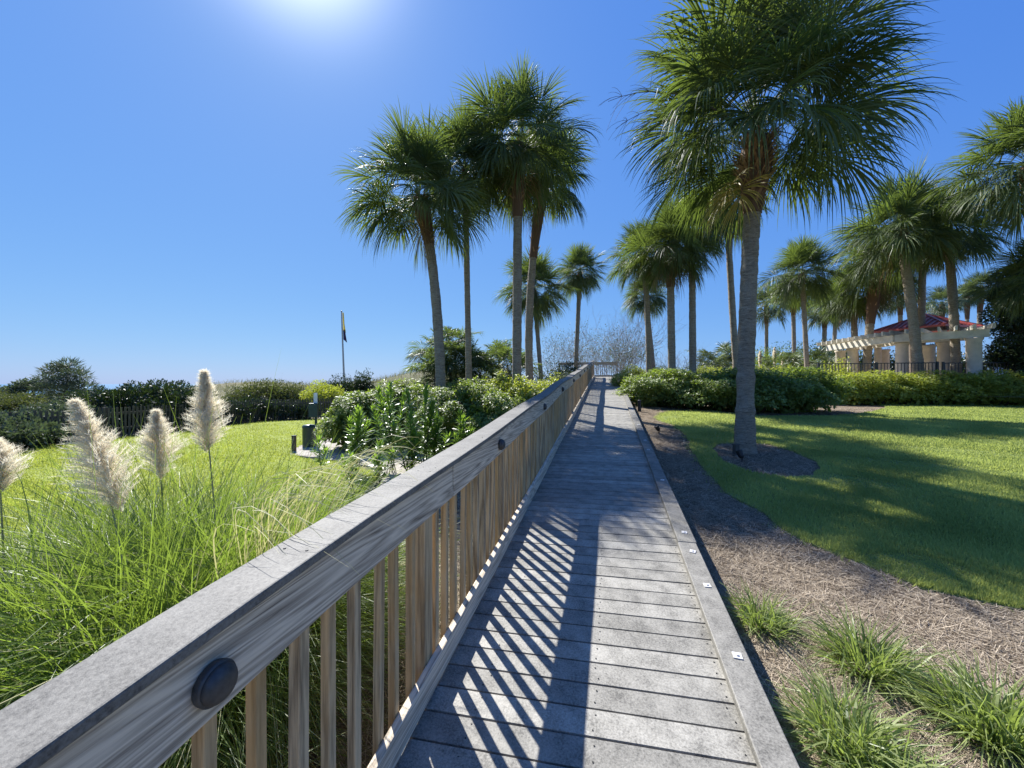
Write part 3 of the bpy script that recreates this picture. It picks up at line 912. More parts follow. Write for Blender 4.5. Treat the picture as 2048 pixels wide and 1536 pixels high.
PALMS = [
    # label, base, mid, heart, Y, trunk r, crown R, variant, boot, spread
    ("leaning palm with a dark flared head, outermost towards the flagpole", (884, 800), (871, 590), (838, 395), 11.0, .145, 2.15, 0, .28, 1.0),
    ("slim straight palm between the leaning palm and the tallest left palm", (940, 800), None, (930, 335), 12.5, .10, 1.95, 1, .10, .4),
    ("tallest left palm with pale smooth trunk behind the handrail", (1033, 800), None, (1036, 288), 12.1, .147, 2.35, 2, .25, 1.0),
    ("dark trunked palm close behind the pale tallest left palm", (1065, 790), (1060, 600), (1090, 355), 15.5, .155, 2.35, 3, .33, .8),
    ("short palm with a shaggy skirt standing behind the twin left trunks", (1086, 760), None, (1068, 580), 24.0, .14, 2.55, 4, .2, .6),
    ("small round headed palm just left of the far end of the boardwalk", (1149, 748), None, (1160, 545), 26.0, .15, 2.05, 5, .15, .6),
    ("slender palm over the small hedge at the end of the boardwalk", (1297, 748), (1296, 660), (1287, 515), 17.0, .12, 1.75, 0, .1, .5),
    ("low shaded palm behind the slender palm, nearest the bare shrubs", (1312, 748), None, (1292, 592), 27.0, .16, 1.95, 1, .15, .6),
    ("palm with shaggy brown head growing out of the oval hedge", (1345, 760), None, (1340, 495), 15.0, .142, 1.9, 2, .25, 1.0),
    ("straight grey palm second from the left out of the oval hedge", (1386, 760), None, (1384, 465), 15.2, .132, 1.8, 3, .16, .5),
    ("curved thin palm behind the big lawn palm, skirt of dead leaves", (1478, 760), (1463, 590), (1454, 412), 15.5, .125, 1.65, 4, .2, .9),
    ("rounded palm with clear trunk left of the pavilion", (1617, 765), (1610, 660), (1604, 548), 22.0, .125, 2.25, 5, .1, .5),
    ("bushy palm with lattice of crossed boots left of the red roof", (1735, 765), (1737, 680), (1757, 540), 22.0, .2, 2.65, 0, .38, 1.0),
    ("leaning palm with wide crown in front of the red roofed pavilion", (1843, 765), (1826, 640), (1800, 462), 18.0, .195, 2.85, 1, .14, .7),
    ("dark palm touching the leaning palm before the pavilion", (1846, 762), (1843, 640), (1848, 470), 21.0, .165, 2.5, 2, .15, .5),
    ("straight palm in front of the pergola corner near the dark tree", (1913, 765), (1908, 640), (1895, 470), 18.0, .17, 2.5, 3, .12, .5),
    ("palm whose crown juts in from the right edge of the garden", (2085, 780), (2080, 560), (2058, 330), 14.0, .2, 2.5, 4, .15, .6),
    ("lower palm peeping in at the right edge above the dark tree", (2105, 780), None, (2085, 555), 15.0, .18, 1.9, 5, .15, .6),
    ("medium palm with reddish head nearest the lattice booted palm", (1714, 765), None, (1706, 590), 24.0, .175, 2.25, 2, .2, 1.0),
]
M['skirt'] = m_leaf("dead brown fronds", (.14, .09, .05), (.34, .25, .15), (.25, .17, .08), .25, .7, .15)
for i, (lab, b_, m_, h_, Y_, r_, R_, v_, bt, sp) in enumerate(PALMS):
    pr_ = palm(lab, b_, m_, h_, Y_, r_, R_, CROWNS[v_], bt, 60, sp)
    nd = (3, 0, 4, 5, 7, 2, 3, 2, 5, 2, 7, 0, 3, 2, 5, 2, 2, 0, 6)[i]
    if nd:
        hp = P(h_[0], h_[1], Y_) - pr_.location
        for k_ in range(nd):
            q = MB(); fan_frond(q, rng.random() * 6.28, math.radians(-48 - 28 * rng.random()), R_ * .8, 26, 4, 1.3, .016, petiole=.30)
            q.build("dead_frond", M['skirt'], pr_, hp - Vector((0, 0, .12 * R_)))
FARP = [
    ("small palm with hanging skirt directly right of the big trunk", (1533, 760), None, (1533, 612), 34, .15, 2.3, 0),
    ("thin dark palm half hidden by the rounded palm beside the pavilion", (1590, 760), None, (1586, 590), 30, .15, 2.0, 1),
    ("far palm with short reddish head behind the rounded palm", (1646, 760), None, (1650, 622), 32, .17, 2.0, 2),
    ("distant palm in the gap left of the pergola end", (1664, 760), None, (1672, 610), 36, .17, 2.2, 3),
    ("pale distant palm seen over the red roof", (1803, 760), None, (1800, 590), 32, .16, 2.1, 0),
    ("far pale palm whose crown shows above the roof ridge", (1884, 740), None, (1884, 608), 38, .16, 2.0, 1),
    ("faraway palm with dark head, left of the pair beyond the pergola", (1936, 740), None, (1934, 592), 40, .16, 1.7, 2),
    ("faraway grey palm, right of the pair beyond the pergola", (1950, 740), None, (1962, 575), 40, .2, 2.1, 3),
]
for (lab, b_, m_, h_, Y_, r_, R_, v_) in FARP:
    palm(lab, b_, m_, h_, Y_, r_, R_, CROWNS_FAR[v_], .2, 36, .8, group="distant palms by the pavilion")

# ------------------------------------------------------------------ hedges and shrubs
def lump(name, label, cat, blobs, n, leaf, mat, base=None, group=None, depth=.16, up=.25, rosette=True, rough=.17, flat_top=None, parts=True):
    """clipped or wild shrub: leaves in a shell round a union of ellipsoids (cx,cy,cz,rx,ry,rz)"""
    B = np.array(blobs, float)
    c0 = np.array((B[:, 0].mean(), B[:, 1].mean(), 0)); c0[2] = ghf(c0[0], c0[1])
    root = empty(name, c0, 0, label, cat, group)
    area = (B[:, 3] * B[:, 4] + B[:, 3] * B[:, 5] + B[:, 4] * B[:, 5]); pr = area / area.sum()
    k = int(n * 2.2); w = rng.choice(len(B), k, p=pr)
    d = rdir(k); d[:, 2] = np.where(d[:, 2] < -.3, -d[:, 2] * .5, d[:, 2])
    d = unit(d)
    bb = B[w]
    ph = rng.random(3) * 6
    bump = 1 + rough * (np.sin(d[:, 0] * 5 + bb[:, 0] * 3 + ph[0]) * np.sin(d[:, 2] * 6 + ph[1]) + .6 * np.sin(d[:, 1] * 11 + d[:, 0] * 9 + ph[2]))
    dep = 1 - depth * rng.random(k) ** 1.7
    p = bb[:, :3] + d * bb[:, 3:] * (bump * dep)[:, None]
    if flat_top is not None:
        over = p[:, 2] > flat_top
        p[over, 2] = flat_top - .25 * rng.random(over.sum()) ** 2 + .03 * np.sin(p[over, 0] * 3) + .03 * rng.normal(size=over.sum())
    ok = np.ones(k, bool)
    for e in B:
        qv = ((p - e[:3]) / e[3:]); ok &= (qv ** 2).sum(1) > (1 - depth * 1.25) ** 2
    ok &= p[:, 2] > gh(p[:, 0], p[:, 1]) - .02
    p = p[ok][:n]; nn = unit(d[ok][:n] / bb[ok][:n, 3:]); m = len(p)
    dirs = unit(nn * .55 + rdir(m) * .75 + np.array((0, 0, up)))
    mb = MB()
    L = leaf * (.65 + .7 * rng.random(m))
    tone = np.clip(.45 + .3 * rng.normal(size=m), 0, 1)
    if rosette:
        for k2 in range(3):
            a_ = unit(nn * .55 + np.array((0, 0, .75)) + rdir(m) * .5)
            dd = rdir(m); dd = unit(dd - a_ * (dd * a_).sum(1, keepdims=True) + a_ * .22)
            mb.leaves(p + rdir(m) * leaf * .15, dd, np.cross(a_, dd), L, L * .46, rnd=tone, fold=.10)
    else:
        mb.leaves(p, dirs, rdir(m), L, L * .4, rnd=tone)
    V = mb
    for i in range(len(V.V)): V.V[i] = V.V[i] - c0
    V.build("foliage", mat, root)
    # inner branches
    q = MB()
    for e in B:
        nb = 9
        for i in range(nb):
            a = rng.random() * 6.28; z0 = ghf(e[0], e[1])
            s0 = np.array((e[0] + .15 * math.cos(a) * e[3], e[1] + .15 * math.sin(a) * e[4], z0 - .03))
            s1 = np.array((e[0] + .7 * math.cos(a) * e[3], e[1] + .7 * math.sin(a) * e[4], e[2] + e[5] * (.2 + .4 * rng.random())))
            mid = (s0 + s1) / 2 + rng.normal(size=3) * .08
            q.tube(trunk_path(s0, mid, s1, 6) - c0, np.linspace(.022, .008, 6), 5, cap=False)
        a = np.linspace(0, 2 * np.pi, 20, endpoint=False)
    q.build("branch", M['bark'], root)
    # dense inner leaf mass that stops one seeing straight through
    q = MB()
    k3 = int(n * .30); w = rng.choice(len(B), k3, p=pr); d = rdir(k3) * (rng.random(k3) ** .4)[:, None] * .80
    p = B[w][:, :3] + d * B[w][:, 3:]
    if flat_top is not None: p[:, 2] = np.minimum(p[:, 2], flat_top - .15)
    p = p[p[:, 2] > gh(p[:, 0], p[:, 1])]
    q.leaves(p - c0, rdir(len(p)), rdir(len(p)), leaf * 2.0, leaf * 1.3, rnd=rng.random(len(p)) * .6)
    o = q.build("inner_foliage", mat, root)
    return root

def blob(px, py_top, Y, rx, ry, rz=None, sink=.35):
    """ellipsoid whose top shows at (px, py_top)"""
    p = P(px, py_top, Y); zg = ghf(p.x, p.y)
    h = p.z - zg
    rz = rz or h * .62
    return (p.x, p.y, p.z - rz, rx, ry, rz)

# the oval hedge on the right: a long rounded bank, bent
ov = [blob(1308, 742, 15.0, 1.3, 1.2), blob(1358, 742, 14.6, 1.3, 1.3), blob(1410, 744, 14.2, 1.4, 1.4), blob(1462, 744, 13.8, 1.4, 1.4),
      blob(1512, 741, 13.5, 1.4, 1.4), blob(1560, 739, 13.4, 1.4, 1.4), blob(1606, 740, 13.6, 1.15, 1.3)]
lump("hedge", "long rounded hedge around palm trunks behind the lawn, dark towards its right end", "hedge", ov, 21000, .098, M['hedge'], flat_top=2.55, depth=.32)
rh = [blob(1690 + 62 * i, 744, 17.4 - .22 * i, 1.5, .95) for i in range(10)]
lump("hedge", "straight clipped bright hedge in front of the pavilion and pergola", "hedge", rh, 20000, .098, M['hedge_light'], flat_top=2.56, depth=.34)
lump("hedge", "small rounded hedge touching the boardwalk at its far end", "hedge", [blob(1268, 736, 19, 1.0, 1.0), blob(1296, 738, 19.5, 1.1, 1.1)], 7000, .075, M['hedge_light'], depth=.25)
bk = [blob(1330 + 48 * i, 734, 19.6, 1.3, .9) for i in range(6)]
lump("hedge", "back row of bright topped hedge peeping over the oval hedge", "hedge", bk, 9000, .075, M['hedge_light'], depth=.25)
# left side: bank of pittosporum along the railing
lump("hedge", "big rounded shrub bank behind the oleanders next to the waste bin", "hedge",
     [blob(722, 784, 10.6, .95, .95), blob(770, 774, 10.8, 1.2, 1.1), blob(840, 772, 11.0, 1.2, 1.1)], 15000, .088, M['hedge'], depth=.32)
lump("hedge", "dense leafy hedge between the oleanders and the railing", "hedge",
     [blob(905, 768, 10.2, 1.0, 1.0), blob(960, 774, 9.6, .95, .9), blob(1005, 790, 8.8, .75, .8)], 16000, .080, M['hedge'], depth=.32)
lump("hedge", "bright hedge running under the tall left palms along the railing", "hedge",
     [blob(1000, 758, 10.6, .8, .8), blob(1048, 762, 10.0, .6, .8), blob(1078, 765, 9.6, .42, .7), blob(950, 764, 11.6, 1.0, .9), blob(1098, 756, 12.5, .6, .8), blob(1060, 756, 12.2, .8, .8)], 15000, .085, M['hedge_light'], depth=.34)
lump("shrub", "loose bluish shrub beside the railing near the far end", "shrub",
     [blob(1110, 722, 19, .9, .9), blob(1140, 712, 21, .9, .9), blob(1130, 735, 17.5, .7, .8)], 7000, .085, M['shrub_grey'], depth=.45, rosette=False, rough=.25)
# left background shrubs
lump("shrub", "large dark vine covered shrub against the picket fence behind the plumes", "shrub",
     [blob(335, 764, 15.5, 1.7, 1.3), blob(268, 774, 15.0, 1.6, 1.3), blob(215, 778, 14.6, 1.3, 1.2)], 16000, .10, M['shrub_dark'], depth=.25, rosette=False)
lump("shrub", "olive shrub poking over the picket fence, left of the sea gap", "shrub",
     [blob(500, 768, 22, 1.3, 1.2), blob(545, 762, 22.5, 1.5, 1.3), blob(585, 768, 22.5, 1.0, 1.0)], 9000, .11, M['shrub_olive'], depth=.4, rosette=False, rough=.2)
lump("shrub", "mixed leafy growth pushing through the picket fence, left of the waste station", "shrub",
     [blob(455, 800, 17.2, 1.0, .7), blob(505, 796, 18.3, 1.1, .7), blob(560, 800, 18.9, 1.0, .7), blob(605, 802, 19.2, .8, .6)], 6000, .10, M['shrub_dark'], depth=.5, rosette=False, rough=.25)
lump("shrub", "bright feathery shrub behind the waste station post", "shrub",
     [blob(650, 766, 22, 1.1, 1.0)], 5000, .10, M['hedge_light'], depth=.4, rosette=False, rough=.2)
lump("shrub", "dark knobbly shrub at the foot of the flagpole", "shrub",
     [blob(672, 757, 24, .9, .9), blob(700, 756, 24, .9, .9), blob(727, 742, 24.5, .75, .75)], 6500, .11, M['shrub_dark'], depth=.4, rosette=False, rough=.22)
lump("shrub", "pale bushy scrub on the dune, far left beyond the fence", "shrub",
     [blob(0, 778, 26, 2.2, 1.8), blob(60, 788, 24, 2.2, 1.8), blob(-60, 790, 22, 2.2, 1.8), blob(160, 786, 24, 1.8, 1.6)], 12000, .12, M['shrub_olive'], depth=.4, rosette=False, rough=.2)
lump("shrub", "shadowed scrub against the fence under the wind bent pine", "shrub",
     [blob(75, 822, 12.2, 1.6, .9), blob(0, 830, 10.9, 1.6, .9), blob(135, 806, 13.2, 1.3, .9), blob(-60, 830, 10.2, 1.5, .9)], 15000, .10, M['shrub_grey'], depth=.35, rosette=False, rough=.2)
# right background
lump("shrub", "tall green shrubs behind the small palm left of the pavilion", "shrub",
     [blob(1500, 700, 34, 2.0, 1.6), blob(1560, 690, 33, 2.2, 1.8), blob(1640, 684, 31, 2.2, 1.8), blob(1690, 690, 31, 1.8, 1.6), blob(1600, 712, 27, 1.8, 1.5)], 15000, .15, M['hedge'], depth=.4, rosette=False, rough=.22)
lump("shrub", "low leafy shrub in front of the pergola columns", "shrub",
     [blob(1680, 725, 21.5, .9, .8), blob(1650, 730, 22, .9, .8)], 4000, .11, M['hedge_light'], depth=.45, rosette=False, rough=.22)
lump("shrub", "dark foliage filling the space behind the pergola", "shrub",
     [blob(1730, 705, 30, 2.2, 1.6), blob(1800, 700, 30, 2.2, 1.6), blob(1880, 700, 28, 2.2, 1.6), blob(1960, 700, 27, 2.2, 1.6), blob(2040, 700, 26, 2.2, 1.6)], 12000, .16, M['shrub_dark'], depth=.35, rosette=False, rough=.2)

def leafy_tree(name, label, base_px, Y, clumps, n, leaf, mat, trunk_r=.12, cat="tree", needle=False):
    b = P(base_px[0], base_px[1], Y); b.z = ghf(b.x, b.y) - .05
    root = empty(name, b, 0, label, cat)
    q = MB(); mb = MB(); bn = np.array(b)
    top = np.array(P(clumps[0][0], clumps[0][1], Y)) - bn
    pt = trunk_path((0, 0, 0), top * .5 + np.array((.15, 0, 0)), top)
    q.tube(pt, np.linspace(trunk_r, trunk_r * .25, len(pt)), 8)
    for (cx, cy, r, sy) in clumps:
        c = np.array(P(cx, cy, Y + rng.normal() * r * .5)) - bn
        k = min(len(pt) - 2, max(3, int(len(pt) * min(.95, max(.2, c[2] / max(top[2], .1) - .15)))))
        q.tube(trunk_path(pt[k], (pt[k] + c) / 2 + np.array((0, 0, -.1 * r)), c, 8), np.linspace(trunk_r * .35, .012, 8), 5, cap=False)
        m = int(n * r * r)
        d = rdir(m) * (rng.random(m) ** .45)[:, None]
        p = c + d * np.array((r, r, r * sy))
        for j in range(10):
            e = p[rng.integers(m)]
            q.tube(trunk_path(c, (c + e) / 2 + rng.normal(size=3) * .05, e, 4), np.linspace(.012, .004, 4), 3, cap=False)
        dd = unit(d + rdir(m) * .8 + np.array((0, 0, .25)))
        mb.leaves(p, dd, rdir(m), leaf * (.6 + .8 * rng.random(m)), leaf * (.10 if needle else .42), rnd=np.clip(.5 + .3 * rng.normal(size=m), 0, 1))
    q.build("trunk", M['bark'], root)
    mb.build("crown", mat, root)
    return root
leafy_tree("pine_tree", "scraggy wind bent pine standing above the dune scrub", (112, 850), 18, [(136, 734, .42, .6), (112, 742, .42, .45), (152, 752, .45, .5), (96, 757, .38, .4), (124, 764, .4, .4), (160, 775, .5, .5), (98, 778, .45, .4), (135, 790, .6, .5)], 2100, .30, M['shrub_grey'], .10, "tree", True)
leafy_tree("tree", "low broad spreading tree left of the wind bent pine", (60, 830), 27, [(62, 768, .7, .5), (45, 772, .6, .45), (80, 774, .6, .45), (28, 780, .6, .5)], 1700, .16, M['shrub_grey'], .1)
leafy_tree("tree", "black green leafy tree at the right edge beside the pergola", (2040, 765), 17.5, [(2030, 560, .8, .8), (2045, 600, 1.0, .9), (2022, 630, .9, .8), (2050, 660, 1.0, .8), (2015, 590, .6, .8), (2035, 700, .9, .7), (2005, 720, .5, .8), (2060, 720, .9, .8), (2060, 560, 1.0, .9)], 3600, .13, M['shrub_dark'], .14)

def fan_clump(name, label, blobs, nf, R, mat=None, group=None):
    """trunkless palmetto: many fan leaves out of the ground"""
    p0 = P(*blobs[0]); p0.z = ghf(p0.x, p0.y)
    root = empty(name, p0, 0, label, "palmetto", group)
    mb = MB()
    for (px, py, Y) in blobs:
        c = np.array(P(px, py, Y)) - np.array(p0)
        for i in range(nf):
            n0 = mb.n; k0 = len(mb.V)
            el = math.radians(75 - 75 * rng.random())
            fan_frond(mb, rng.random() * 6.28, el, R * (.7 + .5 * rng.random()), 30, 3, .9, .042, .5)
            for j in range(k0, len(mb.V)): mb.V[j] = mb.V[j] + c + rng.normal(size=3) * 0
    mb.build("fronds", mat or M['palm'], root)
    q = MB()
    for (px, py, Y) in blobs:
        c = np.array(P(px, py, Y)) - np.array(p0); g0 = ghf(c[0] + p0.x, c[1] + p0.y) - p0.z
        q.tube([(c[0], c[1], g0 - .1), (c[0] + .05, c[1], (g0 + c[2]) / 2), (c[0], c[1], c[2])], [.10, .08, .06], 8)
    q.build("stump", M['bark'], root)
    q = MB()
    for (px, py, Y) in blobs:          # lower skirt of leaves reaching the ground
        c = np.array(P(px, py, Y)) - np.array(p0); g0 = ghf(c[0] + p0.x, c[1] + p0.y) - p0.z
        for h_ in (.3, .6):
            k0 = len(q.V)
            for i in range(nf // 2):
                fan_frond(q, rng.random() * 6.28, math.radians(-10 + 60 * rng.random()), R * (.7 + .5 * rng.random()), 26, 3, .9, .042, .5)
            for jj in range(k0, len(q.V)): q.V[jj] = q.V[jj] + np.array((c[0], c[1], g0 + (c[2] - g0) * h_))
    q.build("lower_fronds", mat or M['palm'], root)
    return root
fan_clump("palmetto", "bushy palmetto clump behind the leaning left palm", [(900, 725, 22), (935, 730, 22.5), (870, 745, 21), (880, 705, 22.5), (910, 690, 23)], 26, 1.7)
fan_clump("palmetto", "wide palmetto thicket between the two tallest left palms", [(985, 735, 23), (1015, 730, 24), (960, 745, 22), (1040, 740, 23), (998, 718, 25)], 20, 1.5)
fan_clump("palmetto", "low palmetto beside the curved thin palm, over the oval hedge", [(1440, 722, 28), (1420, 735, 27), (1462, 735, 28)], 22, 1.8, M['palm_far'])
fan_clump("palmetto", "palmetto with long arching leaves left of the pergola end", [(1590, 735, 25), (1640, 730, 26), (1560, 742, 25), (1668, 735, 27)], 16, 1.5, M['palm_far'])

def bare_shrub(name, label, px, py_top, Y, width, n, leafy=0, spread=1.0):
    b = P(px, 768, Y); b.z = ghf(b.x, b.y) - .05
    root = empty(name, b, 0, label, "shrub")
    H = P(px, py_top, Y).z - b.z
    C, S, W = [], [], []
    lv = []
    def grow(p, d, L, r, depth):
        k = 4; pts = [p]
        for i in range(k):
            d = unit(d + rng.normal(size=3) * .17 + np.array((0, 0, .05)))
            p = p + d * L / k; pts.append(p)
        C.append(pts); a = rdir(1)[0]; S.append([np.cross(d, a)] * 5); W.append(np.linspace(r, r * .6, 5))
        C.append(pts); S.append([np.cross(d, np.cross(d, a))] * 5); W.append(np.linspace(r, r * .6, 5))
        if depth == 0:
            lv.append(p); return
        for c in range(3 if depth > 1 else 4):
            grow(pts[2 + int(rng.integers(0, 3))], unit(d + rng.normal(size=3) * .45), L * .68, r * .6, depth - 1)
    for i in range(n):
        a = rng.random() * 6.28; f = rng.random() ** .5
        s = np.array((math.cos(a) * f * width * .25, math.sin(a) * f * width * .25, 0))
        d = unit(np.array((math.cos(a) * f * width * .5 * spread, math.sin(a) * f * width * .5 * spread, H * .9)))
        grow(s, d, H * .46 * (.75 + .4 * rng.random()), .035, 3)
    mb = MB(); mb.strips(np.array(C), np.array(S), np.array(W), rnd=rng.random(len(C)))
    mb.build("branch", M['twig'], root)
    if leafy:
        pts = np.array(lv); pts = np.repeat(pts, leafy, 0) + rng.normal(size=(len(pts) * leafy, 3)) * .14
        q = MB(); q.leaves(pts, rdir(len(pts)), rdir(len(pts)), .10, .05); q.build("foliage", M['shrub_olive'], root)
    return root
bare_shrub("bare_shrub", "pale grey leafless shrub, dome of fine twigs past the end railing", 1245, 618, 30, 3.4, 26)
bare_shrub("bare_shrub", "thin leafless shrub with a few olive leaves left of the grey dome", 1185, 652, 31, 2.6, 18, 3)
bare_shrub("bare_shrub", "scraggly twiggy shrub behind the small round headed palm", 1130, 660, 32, 2.8, 14, 2)
bare_shrub("bare_shrub", "low spreading bare shrub between two hedge palm trunks", 1365, 680, 28, 3.0, 14, 0, 1.5)
bare_shrub("bare_shrub", "olive tinged twig thicket right of the end railing", 1275, 668, 27, 2.8, 16, 4)

# ------------------------------------------------------------------ oleanders in front of the left hedge
def oleander(px, py_top, py_base, label, nst, seed):
    g_ = G(px, py_base)
    Y = g_.y
    root = empty("oleander", g_, 0, label, "shrub", "young oleander shrubs beside the railing")
    H = P(px, py_top, Y).z - g_.z
    q = MB(); mb = MB()
    for i in range(nst):
        a = rng.random() * 6.28; f = .12 + .30 * rng.random()
        h = H * (1 if i == 0 else .55 + .4 * rng.random())
        top = np.array((math.cos(a) * f * H * .7, math.sin(a) * f * H * .7, h))
        if i == 0: top[:2] *= .2
        pt = trunk_path((rng.normal() * .04, rng.normal() * .04, 0), top * .5 + np.array((0, 0, .08)), top, 16)
        q.tube(pt, np.linspace(.011, .005, 16), 5)
        nl = int(h / .042) * 3
        for j in range(nl):
            t = .22 + .78 * (j / nl); k = min(14.99, t * 15); p = pt[int(k)] + (pt[int(k) + 1] - pt[int(k)]) * (k - int(k))
            az = (j % 3) * 2.094 + (j // 3) * 1.05 + rng.normal() * .25
            el = math.radians(22 + 50 * max(0, (t - .6) / .4) + rng.normal() * 14)
            d = np.array((math.cos(az) * math.cos(el), math.sin(az) * math.cos(el), math.sin(el)))
            L = (.17 + .07 * rng.random()) * (1 if t < .93 else .75)
            sd = np.array((-math.sin(az), math.cos(az), rng.normal() * .3))
            u = np.linspace(0, 1, 5)
            dr = .10 + .25 * rng.random() * (1.1 - t)
            C = p[None] + d[None] * (L * u)[:, None] + np.array((0, 0, -1.0))[None] * (dr * L * u ** 2)[:, None]
            mb.strips(C[None], np.repeat(sd[None, None], 5, 1), np.array([[.008, .031, .036, .023, .003]]) * (.85 + .3 * rng.random()), rnd=np.array([np.clip(.25 + .6 * t + .15 * rng.normal(), 0, 1)]))
    q.build("stem", M['stem'], root)
    mb.build("foliage", M['oleander'], root)
OL = [(640, 880, 960, "small oleander shoot lowest on the left, by the gravel edge", 2),
      (712, 818, 950, "oleander in front of the shrub bank with pale upright tips", 6),
      (786, 770, 948, "tallest oleander, in the middle of the group before the shrub bank", 6),
      (845, 775, 950, "second tallest oleander under the leaning palm", 5),
      (818, 832, 965, "bright tipped oleander low before the tallest one", 5),
      (868, 822, 945, "oleander with pale backs of leaves beside the dark hedge gap", 5),
      (922, 826, 935, "single bright oleander rosette rising behind the railing cap", 4),
      (962, 838, 925, "oleander tip barely showing over the railing cap", 3),
      (700, 915, 990, "short young oleander closest to the pampas grass", 3),
      (760, 890, 985, "sparse oleander by the railing among arching blades", 4)]
for i, (px, pt_, pb, lab, ns) in enumerate(OL):
    oleander(px, pt_, pb, lab, ns, i)

# ------------------------------------------------------------------ pampas grass
def arc_blades(n, base_r, Lmin, Lmax, el0, el1, droop, width, K=8, bias=None, seed=None):
    az = rng.random(n) * 2 * np.pi
    rb = base_r * np.sqrt(rng.random(n))
    base = np.column_stack([np.cos(az) * rb, np.sin(az) * rb, np.zeros(n)])
    az2 = az + rng.normal(size=n) * .5
    if bias is not None:
        m = rng.random(n) < bias[1]; az2[m] = bias[0] + rng.normal(size=m.sum()) * .6
    el = np.radians(el0 + (el1 - el0) * rng.random(n))
    d = np.column_stack([np.cos(az2) * np.cos(el), np.sin(az2) * np.cos(el), np.sin(el)])
    L = Lmin + (Lmax - Lmin) * rng.random(n)
    u = np.linspace(0, 1, K + 1)
    dr = droop * (.5 + .9 * rng.random(n))
    out = np.column_stack([np.cos(az2), np.sin(az2), np.zeros(n)])
    C = base[:, None] + d[:, None] * (L[:, None] * u[None])[..., None]
    C = C + np.array((0, 0, -1.0)) * (L[:, None] * dr[:, None] * u[None] ** 2.2)[..., None] + out[:, None] * (L[:, None] * dr[:, None] * .25 * u[None] ** 2)[..., None]
    wig = rng.normal(size=(n, 1, 3)) * .02
    C = C + wig * np.sin(u * 5)[None, :, None]
    S = np.cross(d, np.array((0, 0, 1.0))); S = unit(S + rng.normal(size=(n, 3)) * .35)
    W = (width * (.6 + .8 * rng.random(n)))[:, None] * np.clip(1.08 - u[None] ** 1.6, .08, 1)
    return C, np.repeat(S[:, None], K + 1, 1), W

PAMPAS_KEEP = -1.02   # blades near the railing bend over it rather than through it
def over_rail(C, loc):
    """lift the blades that would pass through the railing"""
    W_ = C + np.array(loc)
    s, t = st(W_[..., 0], W_[..., 1])
    top = DZ0 + SLOPE * s + 1.13
    inside = (t > -1.02) & (W_[..., 2] < top)
    bad = inside.any(1)
    return ~bad

def pampas(loc, n, H, label, seed, bias=None, tall=40, npale=120, over=None):
    global rng
    keep = rng; rng = np.random.default_rng(seed)
    z = ghf(loc[0], loc[1])
    root = empty("pampas_grass", (loc[0], loc[1], z), 0, label, "pampas grass", "pampas grass clumps by the railing")
    L0 = (loc[0], loc[1], z)
    mb = MB()
    for (nn, lo, hi, e0, e1, dr, w) in ((n, .70 * H, 1.15 * H, 46, 86, .52, .0086), (n, .45 * H, .95 * H, 22, 70, .45, .0080), (tall, .95 * H, 1.18 * H, 60, 84, .25, .0060)):
        C, S, W = arc_blades(nn, .30, lo, hi, e0, e1, dr, w, 8, bias)
        ok = over_rail(C, L0)
        mb.strips(C[ok], S[ok], W[ok], rnd=np.clip(.45 + .28 * rng.normal(size=ok.sum()), 0, 1))
    mb.build("blades", M['pampas'], root)
    q = MB()
    C, S, W = arc_blades(npale * 2, .33, .55 * H, 1.20 * H, 35, 80, .65, .0064, 9, bias)
    ok = over_rail(C, L0)
    q.strips(C[ok], S[ok], W[ok], rnd=rng.random(ok.sum()))
    if over:
        Cs, Ss = [], []
        u = np.linspace(0, 1, 11)[:, None]
        for i in range(over[0]):
            s_e = over[1] + (over[2] - over[1]) * rng.random(); t_e = -1.03 + .34 * rng.random() ** 1.5
            top = DZ0 + SLOPE * s_e + 1.10
            ze = top + .015 + .12 * rng.random() if t_e < -.76 else top - .02 - .30 * rng.random() * (t_e + .80) / .2
            e = np.array((s_e * UX + t_e * UY, s_e * UY - t_e * UX, ze)) - np.array(L0)
            b = np.array((rng.normal() * .15, rng.normal() * .15, .1))
            m_ = (s_e - .1 + .2 * rng.random(), -1.10 - .15 * rng.random())
            m3 = np.array((m_[0] * UX + m_[1] * UY, m_[0] * UY - m_[1] * UX, top + .16 + .22 * rng.random())) - np.array(L0)
            m2_ = b * .6 + m3 * .4 + np.array((0, 0, .5))
            Cs.append((1 - u) ** 3 * b + 3 * u * (1 - u) ** 2 * m2_ + 3 * u * u * (1 - u) * m3 + u ** 3 * e)
            Ss.append(np.repeat(rdir(1), 11, 0))
        q.strips(np.array(Cs), np.array(Ss), np.broadcast_to(.0056 * np.clip(1.1 - u[:, 0] ** 2, .12, 1)[None], (len(Cs), 11)))
    q.build("dry_blades", M['pampas_pale'], root)
    rng = keep
    return root

